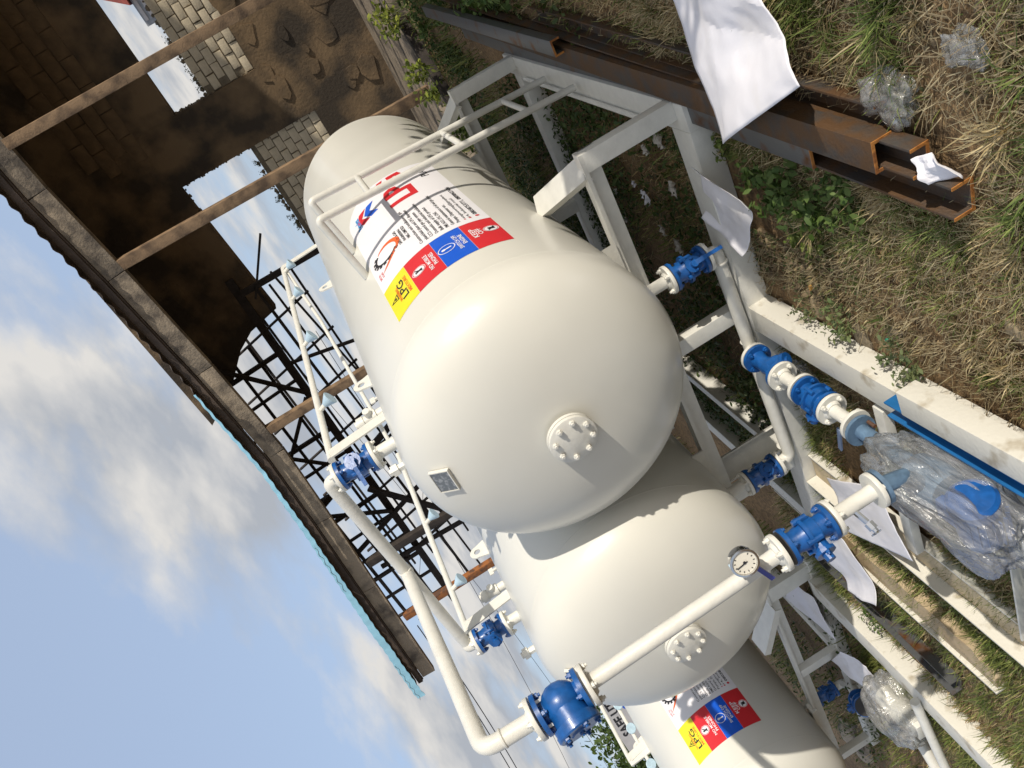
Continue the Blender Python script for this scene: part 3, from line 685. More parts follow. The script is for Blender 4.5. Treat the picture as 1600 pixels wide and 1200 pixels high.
w.hexbolt(o + cd*.134, cd, .012, .01); build('cover_bolt', w, M['blue'], cv)
comp_flange(vap, (DX, DY, 1.925), (0, 0, -1), .088)
pipe(vap, [(DX+.005, DY, 1.92), (-.405, DY, 1.0)], .033)
comp_flange(vap, (-.402, DY, .985), (0, 0, 1), .080); ball_valve(vap, (-.40, DY, .862), (0, 0, 1), .205, (-.35, -.93, 0), False, .080); comp_flange(vap, (-.398, DY, .752), (0, 0, -1), .080)
pipe(vap, [(-.398, DY, .75), (-.395, DY, .545)], .033); comp_flange(vap, (-.395, DY, .545), (0, 0, -1), .078)
w = MB(); p = Vector((-.395, DY, .66)); w.tube([p, p + Vector((-.05, -.07, -.02))], .013, 8); q = p + Vector((-.05, -.075, -.02)); w.lathe([(0, .02), (.03, .02), (.03, .012), (.05, .012)], q, (-.5, -.8, -.1), 8)
for k in range(6): 
    a = k*math.pi/3; w.tube([q + Vector((-.025, -.04, 0)), q + Vector((-.025, -.04, 0)) + Vector((.8, -.5, 0))*(.022*math.cos(a)) + Vector((0, 0, 1))*(.022*math.sin(a))], .004, 6)
build('drain_cock', w, M['chrome'], vap)
# pressure gauge and its cock
gp = Vector((-.405, DY, 1.115)); gc = Vector((-.235, -.87, 1.165))
w = MB(); gd = Vector((.35, -.93, .10)).normalized()
w.lathe([(-.022, .0), (-.022, .050), (.012, .052), (.022, .057), (.028, .057), (.029, .049), (.020, .048)], gc, gd, 36); ga = build('pressure_gauge', w, M['chrome'], vap)
w = MB(); w.lathe([(.0205, .0475), (.0212, .0475)], gc, gd, 30); build('gauge_dial', w, M['dial'], ga)
x, y, z = frame(gd)
w = MB(); w.bar(gc + z*.0235 - x*.012, gc + z*.0235 + x*.036 + y*.010, .004, .002, z); w.lathe([(.0213, .006), (.025, .006)], gc, gd, 10)
for k in range(11):
    a = R(-135 + k*27); d = x*math.cos(a+math.pi/2) + y*math.sin(a+math.pi/2); w.bar(gc + z*.0222 + d*.034, gc + z*.0222 + d*.041, .003, .0015, z)
build('gauge_needle', w, M['black'], ga)
w = MB(); w.lathe([(-.002, .010), (.004, .010)], gc + x*.051 - z*.004, x, 12); build('fill_plug', w, M['ltblue'], ga)
w = MB(); w.tube([gp + Vector((.02, -.01, 0)), gp + Vector((.09, -.04, -.012)), gc + Vector((-.06, .02, -.05)), gc + Vector((-.02, .005, -.05))], .011, 10)
for t_ in (.2, .45, .7, .95):
    c_ = gp.lerp(gc + Vector((-.03, .01, -.05)), t_); w.lathe([(-.011, .018), (.011, .018)], c_, (gc-gp), 6, False)
build('gauge_cock', w, M['chrome'], ga)
w = MB(); p = gp + Vector((.055, -.045, .0)); w.bar(p, p + Vector((-.075, -.025, -.035)), .020, .007, (0, -1, .3)); build('cock_handle', w, mat('blue_vinyl_grip', (.03, .035, .22), .35), ga)

# liquid line: bottom valves of tanks 1 and 2, pipe along the front beam, strainer branch to the pump
liq = thing('liquid_pipework', 'white pipe with blue valves and strainer running along the front skid beam to the pump', 'pipework', (-.75, .5, .2))
LY, LZ = .745, .185
pipe(liq, [(0, LY, .69), (0, LY, .50)], .034); comp_flange(liq, (0, LY, .475), (0, 0, 1)); ball_valve(liq, (0, LY, .366), (0, 0, 1), .205, (.55, -.83, 0), True); comp_flange(liq, (0, LY, .257), (0, 0, -1))
pipe(liq, [(0, LY, .25), (0, LY, LZ), (X2, LY-.08, LZ+.01), (X2, LY-.08, .30)], .038, bend=.07)
weld(liq, (-.07, LY-.006, LZ), (1, 0, 0), .041); weld(liq, (X2+.08, LY-.047, LZ+.01), (1, 0, 0), .041); weld(liq, (-.62, LY-.02, LZ), (1, 0, 0), .041)
YB = LY-.08
pipe(liq, [(X2, YB, .70), (X2, YB, .53)], .034); comp_flange(liq, (X2, YB, .515), (0, 0, 1)); ball_valve(liq, (X2, YB, .406), (0, 0, 1), .205, (.7, -.6, 0), False); comp_flange(liq, (X2, YB, .297), (0, 0, -1))
SX, SZ = -.655, .225
comp_flange(liq, (SX, .60, SZ), (0, 1, 0), .085, False)
pipe(liq, [(SX, .62, SZ), (SX, LY-.05, LZ)], .04)
w = MB(); o = Vector((SX, .48, SZ)); w.lathe([(-.115, .084), (-.097, .084), (-.0965, .05), (-.05, .042), (0, .05), (.05, .042), (.0965, .05), (.097, .084), (.115, .084)], o, (0, 1, 0), 28)
sd = Vector((.30, -.60, -.45)).normalized(); w.lathe([(0, .045), (.07, .047), (.10, .040), (.10, .046), (.125, .046), (.125, .022), (.14, .022)], o, sd, 18)
ys_ = build('y_strainer', w, M['blue'], liq)
w = MB(); bolts(w, o + Vector((0, .097, 0)), (0, -1, 0), .066, 4, .014, .014); bolts(w, o - Vector((0, .097, 0)), (0, 1, 0), .066, 4, .014, .014); build('strainer_bolt', w, M['blue'], ys_)
SX2 = -.64
comp_flange(liq, (SX, .362, SZ), (0, -1, 0), .085); pipe(liq, [(SX, .36, SZ), (SX2, .165, SZ)], .034); comp_flange(liq, (SX2, .165, SZ), (0, 1, 0), .083)
ball_valve(liq, (SX2, .055, SZ), (0, 1, 0), .20, (-.75, 0, .35), False, .083); comp_flange(liq, (SX2, -.05, SZ), (0, -1, 0), .083)
pipe(liq, [(SX2, -.05, SZ), (SX2+.01, -.25, SZ)], .033); comp_flange(liq, (SX2+.01, -.25, SZ), (0, 1, 0), .08)

# ------------------------------------------------------------------ skids
def beam(parent, a, b, wd, h, material=None, name='beam'):
    w = MB(); w.bar(a, b, wd, h); return build(name, w, material or M['paint_b'], parent, bevel=.004)
def channel(w, a, b, wd, h, t=.012, openup=(0, 0, 1)):
    """C section: web width wd facing away from openup, flanges h"""
    w.prism([(0, -wd/2), (h, -wd/2), (h, -wd/2+t), (t, -wd/2+t), (t, wd/2-t), (h, wd/2-t), (h, wd/2), (0, wd/2)], a, b, openup)
sk = thing('tank_skid', 'cream painted steel skid frame under the two front tanks with a platform reaching forward', 'steel frame', (-.7, 1, 0))
BH = .14
# right long beam, front and rear cross beams
beam(sk, (.765, .675, BH/2), (.765, 3.45, BH/2), .15, BH, name='long_beam'); w = MB(); channel(w, (-1.75, .87, BH/2), (-1.75, 3.2, BH/2), BH-.006, .07, .010, (-1, 0, 0)); build('long_beam', w, M['paint_b'], sk); beam(sk, (-2.33, .87, BH/2), (-2.33, 3.35, BH/2), .12, BH-.006, name='long_beam')
beam(sk, (.688, .775, BH/2), (-2.4, .775, BH/2), .185, BH-.003, name='cross_beam'); beam(sk, (.688, 3.28, BH/2), (-2.4, 3.28, BH/2), .145, BH-.003, name='cross_beam')
w = MB(); w.tube([(.70, .98, BH+.018), (.70, 3.05, BH+.018)], .015, 10); build('stiffener_rod', w, M['paint_b'], sk)
def chan_post(x, y, z0, z1, op):
    w = MB(); channel(w, (x, y, z0), (x, y, z1), .11, .06, .010, op); return build('saddle_post', w, M['paint_b'], sk, bevel=.002)
for y in (.80, 3.24):
    for x in (.80, -.45, -1.70, -2.36): 
        w = MB(); w.bar((x, y, BH), (x, y, .655), .10, .075, (0, 1, 0)); build('saddle_post', w, M['paint_b'], sk, bevel=.003)
    w = MB(); w.bar((.85, y, .665), (-2.41, y, .665), .075, .022); w.bar((.85, y+.03, .61), (-2.41, y+.03, .61), .012, .09); build('saddle_beam', w, M['paint_b'], sk)
    for sx, tx, px in ((1, 0, .80), (1, X2, -.80), (-1, X2, -2.30)):
        if sx == 1 and tx == X2: continue
        p0 = Vector((px-.02*sx, y, .668)); a = R(-48 if sx == 1 else 228); p1 = Vector((tx + .535*sx, y + (.45 if y < 2 else .22), .865))
        w = MB(); channel(w, p0, p1, .13, .05, .009, (-sx*.4, 0, -1)); build('knee_plate', w, M['paint_b'], sk)
    for tx in (0, X2):
        w = MB()
        for k in range(-4, 4):
            a0, a1 = R(-90+k*7), R(-90+(k+1)*7); r0 = TR+.002
            pts = [(tx+r0*math.cos(a0), 1.42+r0*math.sin(a0)), (tx+r0*math.cos(a1), 1.42+r0*math.sin(a1))]
            w.add([(pts[0][0], y-.05, .676), (pts[1][0], y-.05, .676), (pts[1][0], y-.05, pts[1][1]), (pts[0][0], y-.05, pts[0][1]), (pts[0][0], y-.04, .676), (pts[1][0], y-.04, .676), (pts[1][0], y-.04, pts[1][1]), (pts[0][0], y-.04, pts[0][1])], [(0,1,2,3), (7,6,5,4), (0,4,5,1), (3,2,6,7)])
        build('saddle_web', w, M['paint_b'], sk)
# wide channel post carrying the bottom valve of the middle tank
w = MB(); channel(w, (-1.62, .95, .02), (-1.62, .95, .60), .17, .07, .012, (.6, -.8, 0)); build('saddle_post', w, M['paint_b'], sk)
# platform
beam(sk, (-.47, .681, BH/2), (-.36, -1.9, BH/2), .165, BH, M['paint_d'], 'platform_beam')
w = MB(); w.prism([(0, -.105), (.06, -.105), (.06, -.094), (.011, -.094), (.011, .094), (.125, .094), (.125, .105), (0, .105)], (-1.74, .681, .015), (-1.72, -1.9, .015), (0, 0, 1)); build('platform_beam', w, M['paint_d'], sk)
w = MB(); channel(w, (-.452, -1.02, .03), (-1.62, -1.03, .03), .10, .10, .010); build('platform_cross_beam', w, M['paint_b'], sk)
beam(sk, (-.555, -.30, .11), (-1.62, -.30, .11), .07, .05, name='platform_cross_beam')
w = MB(); w.box((-1.83, -1.88, .03), (-1.635, .678, .062)); 
n_ = 26; 
build('sand_fill', w, M['sand'], sk)
# thick white box section lying on the platform beam
solo('box_section', MB().bar((-.235, -.63, .19), (-.135, -1.95, .19), .125, .10), M['paint_d'], 'thick white box section lying on the platform beam beside the wrapped pump', 'steel section', bevel=.006)

# ------------------------------------------------------------------ second skid under the far tank
s2 = thing('tank_skid', 'cream steel skid frame under the farthest tank, mostly in shade', 'steel frame', (-4.7, 1.5, 0))
for y in (1.31, 3.8):
    for x, wd in ((-3.45, .17), (-4.62, .10), (-6.2, .10)):
        w = MB(); w.bar((x, y, .0), (x, y, .49), wd, .07, (0, 1, 0)); build('saddle_post', w, M['paint_b'], s2, bevel=.003)
    w = MB(); w.bar((-3.36, y, .505), (-6.3, y, .505), .08, .022); w.bar((-3.36, y+.035, .45), (-6.3, y+.035, .45), .010, .09); build('saddle_beam', w, M['paint_b'], s2)
    w = MB(); channel(w, (-3.55, y, .51), (-3.98, y, .74), .20, .06, .010, (-1, 0, -.6)); build('knee_plate', w, M['paint_b'], s2)
    w = MB(); w.bar((-5.2, y, .516), (-5.63, y, .516), .1, .06); build('saddle_web', w, M['paint_b'], s2)
beam(s2, (-4.62, 1.36, .06), (-4.62, 4.0, .06), .12, .12, name='long_beam'); beam(s2, (-3.3, 1.31, .05), (-6.3, 1.31, .05), .12, .10, name='cross_beam')
beam(s2, (-3.565, 1.22, .075), (-3.565, -2.2, .075), .20, .15, M['paint_d'], 'platform_beam')
w = MB(); w.tube([(-3.58, .03, .185), (-5.3, -.30, .16)], .035, 12); build('platform_pipe', w, M['paint_b'], s2)
beam(s2, (-3.66, .95, .06), (-3.66, -.2, .06), .012, .09, name='side_plate')
# its bottom valves
l2 = thing('liquid_pipework', 'blue valves under the farthest tank beside the bagged pump', 'pipework', (-5.4, 1.4, 0))
pipe(l2, [(-5.42, 1.49, .60), (-5.42, 1.49, .42)], .035); comp_flange(l2, (-5.42, 1.49, .40), (0, 0, 1)); ball_valve(l2, (-5.42, 1.47, .285), (0, 0, 1), .21, (.6, -.8, 0), False)
pipe(l2, [(-5.42, 1.47, .18), (-5.42, 1.47, .09), (-5.2, 1.25, .09), (-4.98, 1.02, .16)], .04, bend=.08); ball_valve(l2, (-4.9, .93, .19), (.7, -.7, .15), .26, (0, 0, 1), False, .09)
pipe(l2, [(-4.45, .30, .12), (-4.72, .10, .13)], .045); comp_flange(l2, (-4.72, .10, .13), (-.8, -.6, 0), .07)

# plain channels lying in the grass between the skids
lc = thing('timber_plank', 'long pale plank with a steel edge strip lying in grass between the skids', 'plank', (-2.4, .3, 0))
w = MB(); n = 40; v = []
for j in range(n+1):
    y = 1.35 - 2.05*j/n; e = .02*noise.noise((j*.35, 0, 2)); k_ = 1 if j < n-2 else (.8 if j < n else .45)
    v += [(-2.475, y, .02), (-2.475, y, .085+.006*noise.noise((j*.2, 1, 1))), (-2.40, y, .092+.006*noise.noise((j*.3, 4, 1))), (-2.475+.19*k_+e, y, .086+.008*noise.noise((j*.25, 7, 1))), (-2.475+.20*k_+e, y, .02)]
w.add(v, [(j*5+i, j*5+i+1, (j+1)*5+i+1, (j+1)*5+i) for j in range(n) for i in range(4)] + [(0, 1, 2, 3, 4), (n*5+4, n*5+3, n*5+2, n*5+1, n*5)])
build('plank', w, M['plank'], lc)
w = MB(); w.bar((-2.489, 1.35, .06), (-2.486, -.72, .06), .012, .10); build('edge_strip', w, M['paint_d'], lc)
w = MB(); channel(w, (-2.98, 1.3, .02), (-3.05, -.3, .02), .14, .08, .008)
solo('steel_channel', w, M['mill'], 'dark grey channel lying in shade beside the far skid under white paper', 'steel channel', 'loose steel channels')

# ------------------------------------------------------------------ sprinkler pipes
def sprinkler(cx, y0, y1, z, label, nozz, zt, front=True, rear=True):
    S = thing('sprinkler_pipe', label, 'sprinkler pipe', (cx, (y0+y1)/2, z), 'sprinkler pipes over the tank tops')
    pipe(S, [(cx, y0, z), (cx, y1, z)], .021)
    for y in nozz:
        w = MB(); w.lathe([(.015, .016), (.055, .016)], (cx, y, z), (.45, 0, -1), 10); n_ = build('nozzle', w, M['paint_b'], S)
        w = MB(); w.lathe([(.055, .017), (.075, .028), (.115, .048), (.118, .045)], (cx, y, z), (.45, 0, -1), 18); build('spray_cone', w, M['ltblue'], n_)
    for on, y in ((front, y0+.03), (rear, y1-.04)):
        if on:
            w = MB(); w.bar((cx+.02, y+.05, zt-.02), (cx+.02, y, z-.01), .085, .010, (1, 0, 0)); build('bracket', w, M['paint_b'], S)
    return S
s = sprinkler(0, .98, 4.36, 2.545, 'long white sprinkler pipe with blue nozzles above the nearest tank', [4.22, 3.5, 2.55, 1.55], 2.17)
w = MB(); w.tube([(0, 4.33, 2.53), (-.20, 3.3, 2.42), (-.42, 1.5, 2.30)], .014, 10); build('side_pipe', w, M['paint_b'], s)
s = sprinkler(X2, .86, 3.1, 2.515, 'white sprinkler pipe with blue nozzles above the middle tank', [2.05, 1.27], 2.16, True, False)
S3 = sprinkler(-5.42, 1.98, 4.4, 2.265, 'white twin sprinkler pipe above the farthest tank', [], 2.03, True, False)
w = MB(); w.tube([(-5.42+.0, 1.7, 2.10), (-5.42, 4.4, 2.14)], .019, 12); build('lower_pipe', w, M['paint_b'], S3)
for y in (2.62, 2.3, 1.85):
    w = MB(); w.lathe([(.012, .015), (.05, .02), (.085, .055), (.089, .05)], (-5.42, y, 2.13), (.5, -.4, -.3), 16); build('spray_cone', w, M['ltblue'], S3)
w = MB(); w.bar((-5.40, 2.0, 1.85), (-5.42, 1.98, 2.28), .10, .02, (1, 0, 0)); build('bracket', w, M['paint_b'], S3)

# ------------------------------------------------------------------ ladder on the nearest tank
ld = thing('access_ladder', 'white tube ladder leaning on the side of the nearest tank', 'ladder', (.9, 1.9, .15))
rl = [((.765, 2.53, .17), (1.0, 1.97, 1.92), (.61, 1.957, 1.86)), ((.775, 2.0, .17), (1.015, 1.50, 1.92), (.605, 1.49, 1.86))]
for a, b, c in rl:
    w = MB(); w.tube([a, b, c], .022, 14, True, .03); build('rail', w, M['paint_b'], ld)
for t_ in (.20, .47, .82):
    p0 = Vector(rl[0][0]).lerp(Vector(rl[0][1]), t_); p1 = Vector(rl[1][0]).lerp(Vector(rl[1][1]), t_)
    w = MB(); w.tube([p0, p1], .019, 12); build('rung', w, M['paint_b'], ld)

# ------------------------------------------------------------------ rusty steel channels at right
def loose(a, b, wd, h, up, material, label):
    a, b = Vector(a), Vector(b); T_ = thing('steel_channel', label, 'steel channel', tuple((a+b)/2), 'loose steel channels'); d = (b-a).normalized()
    w = MB(); channel(w, a, b - d*.004, wd, h, .011, up); build('channel_section', w, material, T_, bevel=.0025)
    w = MB(); channel(w, b - d*.0038, b, wd+.001, h+.001, .0115, up); build('cut_edge', w, M['rustedge'], T_)
loose((1.03, 4.6, .03), (.72, -.93, .02), .125, .08, (0, 0, 1), M['rust'], 'lowest rusty channel of the stack, open end nearest the camera')
loose((1.17, 4.7, .06), (.845, -.80, .05), .11, .07, (0, 0, 1), M['rust'], 'rusty open channel lying second from the end of the stack')
loose((1.08, 4.4, .165), (.855, -.66, .15), .12, .08, (0, 0, -1), M['rust'], 'rusty channel turned web up on top of the stack under white paper')
loose((.93, 4.5, .115), (.745, -.24, .115), .10, .075, (0, 0, -1), M['mill'], 'grey mill scale channel on the tank side of the rusty stack')
loose((1.16, 2.6, .01), (.945, -.60, .01), .10, .06, (0, 0, 1), M['rust'], 'half buried rusty channel behind the stack in the grass')
loose((1.16, 5.0, .25), (1.05, 1.95, .22), .10, .06, (0, 0, -1), M['mill'], 'short dark channel on top of the far end of the stack')

# ------------------------------------------------------------------ pump unit and wrap
pu = thing('gas_pump', 'blue pump and motor inside clear plastic wrap on the forward platform', 'pump', (-.45, -1.1, .14))
w = MB(); w.lathe([(-.10, .0), (-.10, .07), (-.09, .09), (-.03, .10), (.05, .10), (.10, .085), (.11, .0)], (-.57, -.78, .27), (.1, -1, 0), 28)
w.tube([(-.55, -.80, .31), (-.42, -.80, .40), (-.395, -.80, .50)], .036, 14); w.lathe([(0, .078), (.018, .078)], (-.395, -.80, .500), (0, 0, 1), 24)
w.lathe([(.0, .036), (.225, .036), (.225, .078), (.243, .078)], (-.61, -.52, .235), (-.08, 1, 0), 24); w.tube([(-.61, -.53, .24), (-.57, -.64, .25), (-.56, -.72, .26)], .036, 14)
build('pump_casing', w, mat('dusty_blue_casting', (.10, .17, .26), .55, var=.3, scale=14, bump=.2), pu)
w = MB(); w.lathe([(0, 0), (0, .075), (.04, .085), (.22, .085), (.225, .080), (.225, .095), (.27, .095), (.285, .080), (.288, .055), (.288, 0)], (-.70, -1.03, .27), (1, -.05, .12), 32)
for k in range(18):
    a = 2*math.pi*k/18; c_, s_ = math.cos(a), math.sin(a); w.bar((-.64, -1.06+.08*c_, .267+.08*s_), (-.49, -1.07+.08*c_, .285+.08*s_), .014, .004, (0, s_, -c_))
build('motor', w, M['blue'], pu)
w = MB(); w.box((-.58, -1.02, .33), (-.48, -.92, .37)); build('terminal_box', w, M['blue'], pu, bevel=.006)
w = MB(); w.tube([(-.635, -.275, .225), (-.63, -.33, .225)], .012, 8); w.tube([(-.60, -.29, .19), (-.60, -.34, .19)], .010, 8); build('rusty_stud', w, M['rustpole'], pu)
w = MB(); w.tube([(-.52, -.99, .34), (-.45, -.97, .33)], .012, 8); build('orange_sleeve', w, M['orange'], pu)
# blue base rail
w = MB(); channel(w, (-.365, -.50, .145), (-.275, -1.95, .145), .085, .075, .010, (0, 0, 1)); build('base_rail', w, M['blue_p'], pu, bevel=.003)
def wrapblob(c, rad, seg=(120, 64), fold=.05, seed=1, ydir=None, flat=None, pull=()):
    w = MB(); n, k_ = seg; vs = []; c = Vector(c)
    for j in range(k_+1):
        ph = math.pi*j/k_
        for i in range(n):
            th = 2*math.pi*i/n
            d = Vector((math.sin(ph)*math.cos(th), math.cos(ph), math.sin(ph)*math.sin(th)))
            e = Vector((abs(d.x)**.8*math.copysign(1, d.x), abs(d.y)**.75*math.copysign(1, d.y), abs(d.z)**.85*math.copysign(1, d.z)))
            q_ = noise.noise((d.x*3.2+seed, d.y*.9, d.z*3.2)); r_ = noise.noise((d.x*7.5+seed*2, d.y*1.6, d.z*7.5))
            f_ = 1 + fold*1.9*noise.noise((d.x*1.9+seed, d.y*2.2, d.z*1.9)) + fold*(.5-abs(q_))*.9 + fold*(.4-abs(r_))*.45
            p = Vector((c.x + e.x*rad[0]*f_, c.y + e.y*rad[1]*f_, c.z + e.z*rad[2]*f_))
            for tg, st, rd in pull:
                tg = Vector(tg); wgt = st*math.exp(-((p-tg).length/rd)**2); p = p.lerp(tg, wgt)
            if flat is not None and p.z < flat: p.z = flat + .3*(p.z-flat)*.1
            vs.append(p)
    fs = [(j*n+i, j*n+(i+1) % n, (j+1)*n+(i+1) % n, (j+1)*n+i) for j in range(k_) for i in range(n)]
    w.add(vs, fs, True); return w
solo('plastic_wrap', wrapblob((-.575, -.88, .285), (.17, .37, .15), fold=.16, seed=3, flat=.145, pull=(((-.40, -.80, .485), .85, .16), ((-.62, -.33, .235), .8, .14))), M['wrap'], 'clear crinkled plastic sheeting wrapped round the blue pump', 'plastic wrap', angle=80)
solo('plastic_wrap', wrapblob((-4.1, .33, .20), (.27, .25, .165), fold=.12, seed=9, flat=.05), M['bag'], 'clear plastic bag over the second pump beside the farthest tank', 'plastic wrap', angle=80)
p2 = thing('gas_pump', 'small pump inside the clear plastic bag beside the farthest tank', 'pump', (-4.35, .4, .05))
w = MB(); w.lathe([(-.15, 0), (-.15, .09), (.1, .10), (.16, .08), (.16, 0)], (-4.1, .33, .17), (.3, -1, 0), 20); build('motor', w, M['paint_d'], p2)
w = MB(); w.box((-4.12, .05, .1), (-3.95, .2, .22)); build('terminal_box', w, M['paint_b'], p2, bevel=.006)
solo('green_sheet', wrapblob((-.95, -.42, .10), (.10, .16, .08), fold=.15, seed=21, seg=(30, 18)), M['tarp'], 'dark green plastic scrap beside the wrapped pump on white paper', 'plastic scrap')
solo('valve_lever', MB().bar((-1.02, .03, .19), (-.80, -.05, .21), .025, .010), mat('grey_blue_paint', (.22, .30, .45), .4), 'loose grey blue lever lying near the strainer valve', 'lever')

# ------------------------------------------------------------------ paper
def paper(corners, label, sag=0, seed=0, n=40, amp=.012, curl=0, curlside=None, folds=5):
    """sheet over four corners with sharp creases, soft waves and an optional curled edge"""
    a, b, c, d = [Vector(q) for q in corners]; vs = []; rg = random.Random(seed)
    cs = [(rg.uniform(0, math.pi), rg.uniform(.15, .85), rg.uniform(.15, .85), rg.uniform(-1, 1)) for _ in range(folds)]
    for j in range(n+1):
        for i in range(n+1):
            u, v = i/n, j/n
            p = a*(1-u)*(1-v) + b*u*(1-v) + c*u*v + d*(1-u)*v
            h = amp*.8*noise.noise((u*1.5+seed, v*1.5, seed)) + amp*.10*noise.noise((u*9, v*9+seed, 2))
            for th, cu_, cv_, k in cs: h += amp*2.1*k*min(.28, abs((u-cu_)*math.cos(th) + (v-cv_)*math.sin(th)))
            h += amp*.5 + sag*math.sin(math.pi*u)*math.sin(math.pi*v)
            if curl:
                e = u if curlside == 'u' else v
                if e > .7: k = (e-.7)/.3; h += curl*k*k
                if e < .12: k = (.12-e)/.12; h += curl*.5*k*k
            vs.append(p + Vector((0, 0, h)))
    w = MB(); w.add(vs, [(j*(n+1)+i, j*(n+1)+i+1, (j+1)*(n+1)+i+1, (j+1)*(n+1)+i) for j in range(n) for i in range(n)], True)
    o = solo('paper_sheet', w, M['paper'], label, 'paper', 'white paper sheets lying about', angle=9)
    md = o.modifiers.new('thickness', 'SOLIDIFY'); md.thickness = .0012
    return o
paper([(.785, .19, .19), (1.15, -.50, .205), (1.47, -.15, .06), (1.58, .50, .07)], 'large crumpled white sheet draped over the rusty channel stack', seed=3, amp=.042, folds=12)
paper([(.18, .82, .12), (.544, .664, .12), (.398, .263, .10), (.05, .483, .12)], 'white curled sheet lying against the front skid beam in the weeds', seed=5, amp=.02, curl=.05, curlside='u')
paper([(-1.50, .33, .155), (-1.95, .27, .15), (-1.62, -.35, .16), (-1.17, -.17, .16)], 'white folded sheet lying across the platform beam below the drop pipe', seed=8, amp=.022)
paper([(-2.75, .98, .16), (-2.10, .42, .16), (-2.52, .12, .14), (-2.86, .55, .10)], 'white curled sheet tucked along the sand filled channel', seed=11, amp=.02, curl=.07, curlside='v')
paper([(-3.74, 1.50, .17), (-3.64, 1.18, .17), (-4.14, 1.07, .15), (-4.50, 1.95, .14)], 'white pointed sheet between the skids behind the saddle post', seed=14, amp=.012)
paper([(-4.10, .95, .18), (-4.72, 1.30, .15), (-4.38, .60, .16), (-3.90, .52, .17)], 'crumpled white sheet beside the bagged pump', seed=17, amp=.04)
paper([(.87, -.80, .11), (.90, -.88, .09), (.80, -.94, .05), (.79, -.86, .11)], 'small torn white scrap on the open end of the rusty channels', seed=19, amp=.03, n=12, curl=.03, curlside='u')
paper([(1.42, 1.25, .10), (1.36, .90, .10), (1.60, .85, .06), (1.65, 1.2, .06)], 'pale paper corner at the picture edge beyond the channel stack', seed=23, amp=.02, n=12)

# ------------------------------------------------------------------ rocks, litter, bags
def rock(x, y, r, sq, label, material=None, cat='rock', h=.6, name='rock'):
    w = MB(); bm = bmesh.new(); bmesh.ops.create_icosphere(bm, subdivisions=3, radius=1)
    sd = random.uniform(0, 50)
    for v in bm.verts:
        d = v.co.normalized(); f_ = 1 + .35*noise.noise((d.x*1.6+sd, d.y*1.6, d.z*1.6)) + .10*noise.noise((d.x*5+sd, d.y*5, d.z*5))
        v.co = Vector((d.x*r*f_*sq, d.y*r*f_, max(-.3, d.z)*r*h*f_))
    bm.verts.index_update(); rot = Matrix.Rotation(random.uniform(0, 6), 3, 'Z')
    w.add([rot @ v.co + Vector((x, y, gz(x, y)+r*h*.35)) for v in bm.verts], [[v.index for v in q.verts] for q in bm.faces]); bm.free()
    return solo(name, w, material or M['rock'], label, cat, 'stones on the ground')
rock(-.255, .735, .05, 1.1, 'small brown stone at the front skid beam near the blue valve'); rock(-.47, .575, .075, 1.3, 'largest brown stone beside the platform beam', h=.5)
rock(-.36, .70, .035, 1.0, 'tiny reddish stone between two larger stones'); rock(-.262, .21, .075, .8, 'flat pointed brown stone in the dry grass', h=.35)
rock(-.33, -.09, .05, 2.0, 'long grey broken block piece lying by the platform beam', M['mortar'], h=.35); rock(-.16, -.36, .04, 1.2, 'grey stone chip in the dry grass', M['mortar'])
rock(.193, -1.03, .05, 1.2, 'brown stone at the bottom right edge of the picture'); rock(-1.0, .58, .09, 1.2, 'dull stone in shade under the strainer', M['mortar'])
rock(-.92, .33, .07, 1.4, 'pale grey rubble lump under the strainer', M['mortar']); rock(-7.3, 1.9, .26, 1.5, 'grey concrete slab lump in shade near the farthest tank', M['concrete'], h=.35)
w = MB(); w.lathe([(0, .009), (.02, .009), (.026, .005), (.03, .005)], (-.19, -.33, .03), (.6, -.5, .2), 12); solo('bottle_cap', w, M['bottle'], 'small green plastic cap in the dry grass', 'bottle cap')
w = MB(); w.lathe([(0, .012), (.006, .015), (.012, .015), (.012, .012)], (-.10, .16, .03), (.2, .3, 1), 16); solo('jar_lid', w, M['rockl'], 'small ochre lid lying in the weeds by the flat stone', 'lid')
solo('plastic_bag', wrapblob((1.02, -.64, .035), (.075, .09, .035), (72, 40), fold=.30, seed=31), M['bag'], 'clear crumpled plastic bag in the grass beside the channel ends', 'plastic bag', angle=80)
solo('plastic_bag', wrapblob((1.20, -.96, .02), (.05, .06, .016), (72, 40), fold=.30, seed=37), M['bag'], 'thin dusty plastic bag flattened in the dry grass', 'plastic bag', angle=80)
solo('plastic_bag', wrapblob((-.92, .42, .07), (.14, .12, .07), (72, 40), fold=.30, seed=41), M['bag'], 'clear torn plastic bag under the strainer', 'plastic bag', angle=80)
for k in range(26):
    if k < 14: x, y = random.uniform(-.6, .65), random.uniform(1.0, 3.0)
    else: x, y = random.uniform(1.25, 2.0), random.uniform(.3, 4.0)
    r = random.uniform(.014, .055); n = 5; w = MB()
    w.add([(x + r*(i/n*2-1) + random.uniform(-.006, .006), y + r*.8*(j/n*2-1) + random.uniform(-.006, .006), .045 + random.uniform(0, .035)) for j in range(n+1) for i in range(n+1)], [(j*(n+1)+i, j*(n+1)+i+1, (j+1)*(n+1)+i+1, (j+1)*(n+1)+i) for j in range(n) for i in range(n)])
    o = solo('paper_scrap', w, M['scrap'] if k % 4 else M['paper'], 'crumpled pale litter scrap on the ground in shade below the front tank' if k < 14 else 'pale litter scrap in the grass beyond the rusty channels', 'litter', 'litter scraps')
    md = o.modifiers.new('thickness', 'SOLIDIFY'); md.thickness = .001

